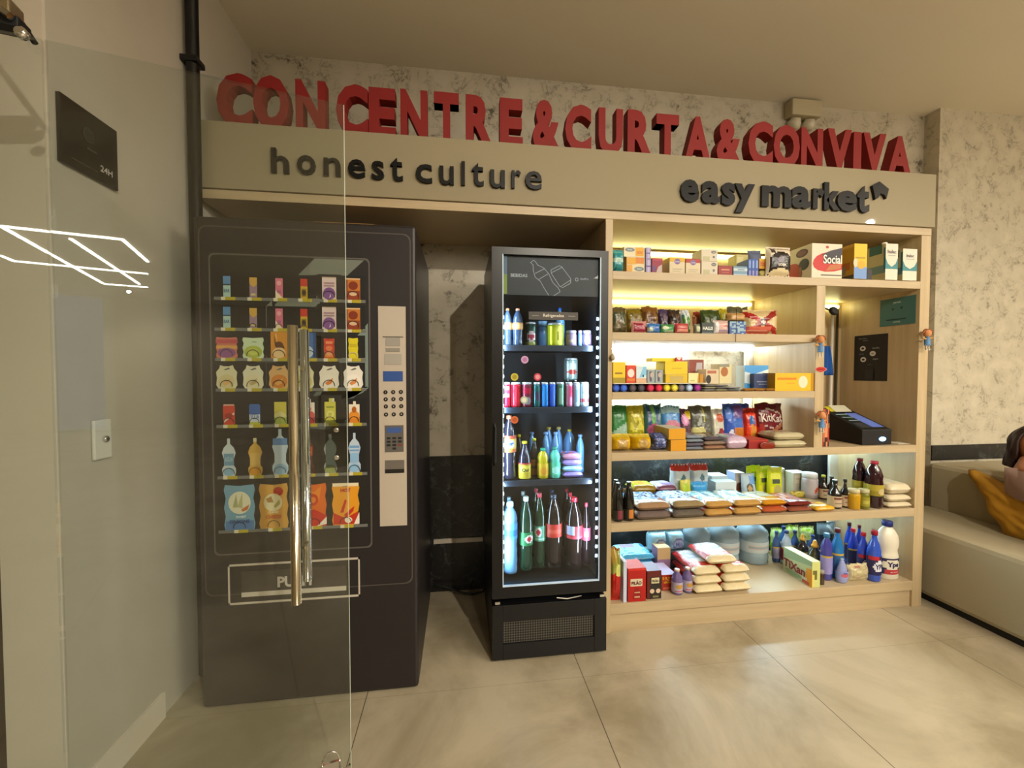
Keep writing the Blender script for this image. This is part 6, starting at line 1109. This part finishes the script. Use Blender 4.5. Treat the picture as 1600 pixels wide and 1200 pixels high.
FQ('bottle', 'large_soda_bottle', 'green bottle with white cap at the back', 'bottle', 811, 826, 770, FY+.23, 3, '#123020', None, g, prof=SODA, cap='#b8ccd0')
FQ('bottle', 'large_soda_bottle', 'green bottle with red cap and pale green label', 'bottle', 835, 854, 773, FY+.12, 3, '#142c18', None, g, prof=SODA, cap='#b83c4c', lab=(.38, .58, '#5c9c84', [('e', .35, .6, .28, .3, '#c8c4c0'), ('e', .35, .6, .16, .2, '#a81c2c'), ('r', .1, .12, .8, .22, '#a8c8b8')]))
FQ('bottle', 'large_soda_bottle', 'green bottle with red cap at the back', 'bottle', 832, 846, 765, FY+.24, 3, '#142c18', None, g, prof=SODA, cap='#a83444')
FQ('bottle', 'large_cola_bottle', 'dark cola bottle with plain red label in the middle', 'bottle', 854, 881, 776, FY+.11, 3, '#1c120e', None, g, prof=SODA, cap='#2c3848', lab=(.44, .62, '#b02818', [('r', .15, .35, .85, .6, '#c04c38')]))
FQ('bottle', 'large_cola_bottle', 'dark cola bottle at the back of the middle', 'bottle', 856, 872, 768, FY+.24, 3, '#1c120e', None, g, prof=SODA, cap='#3c5470', lab=(.44, .62, '#a02418', None))
FQ('bottle', 'large_cola_bottle', 'cola bottle with bright red cap and white edged red label', 'bottle', 887, 913, 781, FY+.095, 3, '#1c1010', None, g, prof=SODA, cap='#d8283c', lab=(.44, .62, '#b0202c', [('r', 0, .3, .38, 1, '#a8bcdc'), ('r', 0, .05, 1, .16, '#c83c4c')]))
FQ('bottle', 'large_cola_bottle', 'cola bottle with red cap in the second row', 'bottle', 884, 901, 772, FY+.22, 3, '#1c1010', None, g, prof=SODA, cap='#c83040')
FQ('bottle', 'large_cola_bottle', 'cola bottle with red cap in the last row', 'bottle', 880, 894, 765, FY+.34, 3, '#1c1010', None, g, prof=SODA, cap='#a82c3c')
FQ('bottle', 'large_cola_bottle', 'cola bottle with pink lit label close to the light strip', 'bottle', 911, 924, 788, FY+.12, 3, '#1c1014', None, g, prof=SODA, cap='#b83c50', lab=(.42, .62, '#d0506c', [('r', .2, .3, .7, .7, '#e8b8c8')]))

# ================================================================== sofa, cushion and person
so = thing('sofa', 'long grey beige block sofa with thick low back beside the cabinet', 'sofa', (2.72, -1.2, 0))
SOC = '#a3997f'
MB().box(.03, 1.5, -2.2, 1.60, 0, .035, '#15130f').build('base', MATTE, so)
def cushion(x0, x1, y0, y1, z0, z1): return MB().box(x0, x1, y0, y1, z0, z1, SOC)
cushion(0, .49, -2.25, 1.605, .036, .44).build('seat', M['sofa'], so, bevel=.028)
cushion(.4905, 1.7, -2.25, 1.605, .036, .735).build('backrest', M['sofa'], so, bevel=.028)
# cushion
mb = MB(); pouch(mb, .46, .44, .15, '#a8780f', None, '#a8780f', 3, nu=34, nv=34, seal=.02, wr=.34)
pl = mb.build('cushion', amat('mustard velvet', .75, bump=.4, bscale=14), loc=(0, 0, 0)); tag(pl, 'mustard yellow cushion leaning against the sofa back under the person', 'cushion')
ml = MB(); 
# place: local x -> world -Y, local z -> up, local -y (front) -> world -X ; tilt and roll
Rm = Matrix.Rotation(math.radians(-90), 4, 'Z') @ Matrix.Rotation(math.radians(-14), 4, 'X')
_v = Vector((.30, .62, .72)).normalized(); _u = Vector((0, -1, 0)); _n = _u.cross(_v).normalized(); _y = -_n if _n.x > 0 else _n
_y = Vector((.78, 0, -.33)).normalized()      # thickness runs away from the room, into the sofa back
Rm = Matrix(((_u.x, _y.x, _v.x, 2.985), (_u.y, _y.y, _v.y, -.345), (_u.z, _y.z, _v.z, .455), (0, 0, 0, 1))) @ Matrix.Translation((-.02, 0, 0))
[setattr(v_.co, 'z', v_.co.z*(1-.62*max(0, (v_.co.x+.17)/.46))) for v_ in pl.data.vertices]; pl.data.transform(Rm); pl.data.update()
# person reclining with the head at the cabinet end
def skin(name, verts, edges, radii, mat, parent=None, sub=2, root=0):
    me = bpy.data.meshes.new(name); me.from_pydata(verts, edges, []); me.materials.append(mat); o = bpy.data.objects.new(name, me); COL.objects.link(o)
    if parent: o.parent = parent
    m = o.modifiers.new('skin', 'SKIN'); m.use_smooth_shade = True
    for i, r in enumerate(radii):
        r = r if isinstance(r, tuple) else (r, r); me.skin_vertices[0].data[i].radius = r
    me.skin_vertices[0].data[root].use_root = True
    s = o.modifiers.new('sub', 'SUBSURF'); s.levels = sub; s.render_levels = sub; return o
pe = thing('person', 'person with auburn hair in a mauve sweater reclining on the sofa', 'person', (3.17, -.60, .45))
# body: pelvis, spine, chest, neck; legs towards -Y; arms
bv = [(-.09, 0, .13), (-.085, .18, .20), (-.045, .38, .27), (.02, .50, .315), (.09, .53, .40),
      (-.09, -.05, .12), (-.12, -.42, .26), (-.12, -.80, .10), (.09, -.05, .12), (.10, -.44, .20), (.10, -.84, .10),
      (-.06, .46, .30), (-.13, .36, .26), (-.17, .10, .16), (-.10, -.10, .22),
      (.13, .46, .345), (.18, .30, .36), (.12, .02, .36), (.03, -.10, .35),
      (-.15, -.87, .11), (.10, -.91, .11)]
be = [(0, 1), (1, 2), (2, 3), (3, 4), (0, 5), (5, 6), (6, 7), (0, 8), (8, 9), (9, 10), (3, 11), (11, 12), (12, 13), (13, 14), (3, 15), (15, 16), (16, 17), (17, 18), (7, 19), (10, 20)]
br = [(.13, .10), (.12, .09), (.13, .10), (.09, .07), .045, .085, .06, .04, .085, .06, .04, .06, .05, .038, .027, .06, .05, .038, .027, .035, .035]
skin('body', bv, be, br, pmat('body skin', '#96603f', .6), pe)
skin('sweater', [(v[0], v[1], v[2]) for v in bv[:4]]+[bv[11], bv[12], bv[13], bv[15], bv[16], bv[17]], [(0, 1), (1, 2), (2, 3), (3, 4), (4, 5), (5, 6), (3, 7), (7, 8), (8, 9)], [(.145, .115), (.135, .105), (.145, .115), (.085, .075), .075, .062, .046, .075, .062, .046], amat('x', .9) if False else pmat('mauve knit', '#8f7468', .9), pe)
skin('trousers', [bv[0], bv[5], bv[6], bv[7], bv[8], bv[9], bv[10]], [(0, 1), (1, 2), (2, 3), (0, 4), (4, 5), (5, 6)], [(.14, .112), .095, .07, .05, .095, .07, .05], pmat('dark trousers', '#23252c', .9), pe)
# head: ellipsoid with nose, brow, lips and eyes, looking towards the room (-X, -Y)
hc = Vector((.16, .56, .475))
hd = bpy.data.objects.new('head', None); COL.objects.link(hd); bpy.data.objects.remove(hd)
HM = Matrix.Translation(hc) @ Matrix.Rotation(math.radians(-38), 4, 'Z') @ Matrix.Rotation(math.radians(12), 4, 'Y')     # face towards local -Y
def headmesh():
    mb = MB(); nu, nv = 40, 30; vs = []
    for j in range(nv+1):
        v = j/nv*math.pi
        for i in range(nu):
            u = i/nu*2*math.pi; x = math.sin(v)*math.cos(u); y = math.sin(v)*math.sin(u); z = math.cos(v)
            X = .072*x; Y = .09*y; Z = .115*z
            if z < 0: X *= 1+z*.35; Y *= 1+z*.12
            f = max(0, -y)
            g_ = lambda cx, cz, s: math.exp(-(((X-cx)/s)**2+((Z-cz)/s)**2))
            Y -= f*(.020*g_(0, -.018, .013)+.012*g_(0, .0, .011)+.007*g_(0, -.052, .016)+.006*g_(0, -.088, .02)+.004*g_(.03, .028, .02)+.004*g_(-.03, .028, .02))
            Y += f*(.009*g_(.03, .006, .014)+.009*g_(-.03, .006, .014))
            vs.append((X, Y, Z))
    fs = [(j*nu+i, (j+1)*nu+i, (j+1)*nu+(i+1) % nu, j*nu+(i+1) % nu) for j in range(nv) for i in range(nu)]
    cs = []
    for f in fs:
        c = Vector((0, 0, 0))
        for i in f: c += Vector(vs[i])/4
        col = '#a8683c'
        if c.y < -.06 and abs(c.x) < .022 and -.062 < c.z < -.046: col = '#8a3c30'
        if c.y < -.055 and .014 < abs(c.x) < .046 and .022 < c.z < .032: col = '#2c150c'
        cs.append(col)
    mb.add(vs, fs, cs, True); return mb
h_ = headmesh().build('head', amat('face skin', .55), pe); h_.matrix_local = HM
for sx in (-1, 1):
    e_ = MB().lathe([(.002, -.011), (.009, -.007), (.0115, 0), (.009, .007), (.002, .011)], col='#d8cfc4', n=14); e_.lathe([(.005, -.0118), (.0048, -.0112)], col='#24130c', n=12)
    e = e_.build('eye', PLAS, pe); e.matrix_local = HM @ Matrix.Translation((sx*.03, -.066, .004)) @ Matrix.Rotation(math.radians(-90), 4, 'X') 
    r_ = MB().lathe([(.004, -.008), (.012, -.004), (.014, .003), (.008, .007)], col='#9c5c38', n=12, sx=.6).build('ear', amat('ear skin', .6), pe); r_.matrix_local = HM @ Matrix.Translation((sx*.072, .005, -.005)) @ Matrix.Rotation(math.radians(90), 4, 'Y') @ Matrix.Scale(1.6, 4)
mb = MB(); nu, nv = 36, 26; vs = []
for j in range(nv+1):
    for i in range(nu+1):
        u = math.pi*(-.15)+i/nu*math.pi*1.30; t_ = j/nv
        if t_ < .5: v = t_*2*math.pi/2; x, y, z = math.sin(v)*math.cos(u), math.sin(v)*math.sin(u), math.cos(v)
        else: x, y, z = math.cos(u), math.sin(u), -(t_-.5)*2*1.45
        k = 1+.05*math.sin(u*19)+.04*math.sin(u*31+j*.5)
        vs.append((.092*x*k*(1-.35*max(0, t_-.5)), .108*y*k+.004, .128*z if t_ < .5 else .115*z*.9))
fs = [(j*(nu+1)+i, (j+1)*(nu+1)+i, (j+1)*(nu+1)+i+1, j*(nu+1)+i+1) for j in range(nv) for i in range(nu)]
mb.add(vs, fs, '#3a160e', True)
hr = mb.build('hair', M['hair'], pe); hr.matrix_local = HM; sm = hr.modifiers.new('s', 'SOLIDIFY'); sm.thickness = .012; sm.offset = -1
# hands with five fingers
def hand(base, dirv, side, name='hand'):
    z = Vector(dirv).normalized(); x = z.cross(Vector((0, 0, 1))).normalized()*side; n = x.cross(z)
    B = Vector(base); vs = [B, B+z*.04, B+z*.075]; ed = [(0, 1), (1, 2)]; rd = [.018, (.028, .014), (.026, .012)]
    for k, (o, L) in enumerate([(-.024, .062), (-.008, .07), (.008, .066), (.024, .052)]):
        i = len(vs); p0 = B+z*.085+x*o; vs += [p0, p0+z*L*.45-n*.008, p0+z*L*.8-n*.024]; rd += [.0085, .008, .0065]; ed += [(2, i), (i, i+1), (i+1, i+2)]
    i = len(vs); p0 = B+z*.035-x*.028; vs += [p0, p0+z*.028-x*.018, p0+z*.05-x*.018-n*.008]; rd += [.010, .009, .007]; ed += [(1, i), (i, i+1), (i+1, i+2)]
    return skin(name, [tuple(v) for v in vs], ed, rd, pmat('hand skin', '#a0683f', .6), pe, 1)
hand(bv[14], (.35, -1, .0), 1); hand(bv[18], (-.5, -1, -.1), -1)
for o in bpy.data.objects:
    if o.get('category') and 'kind' not in o: pass
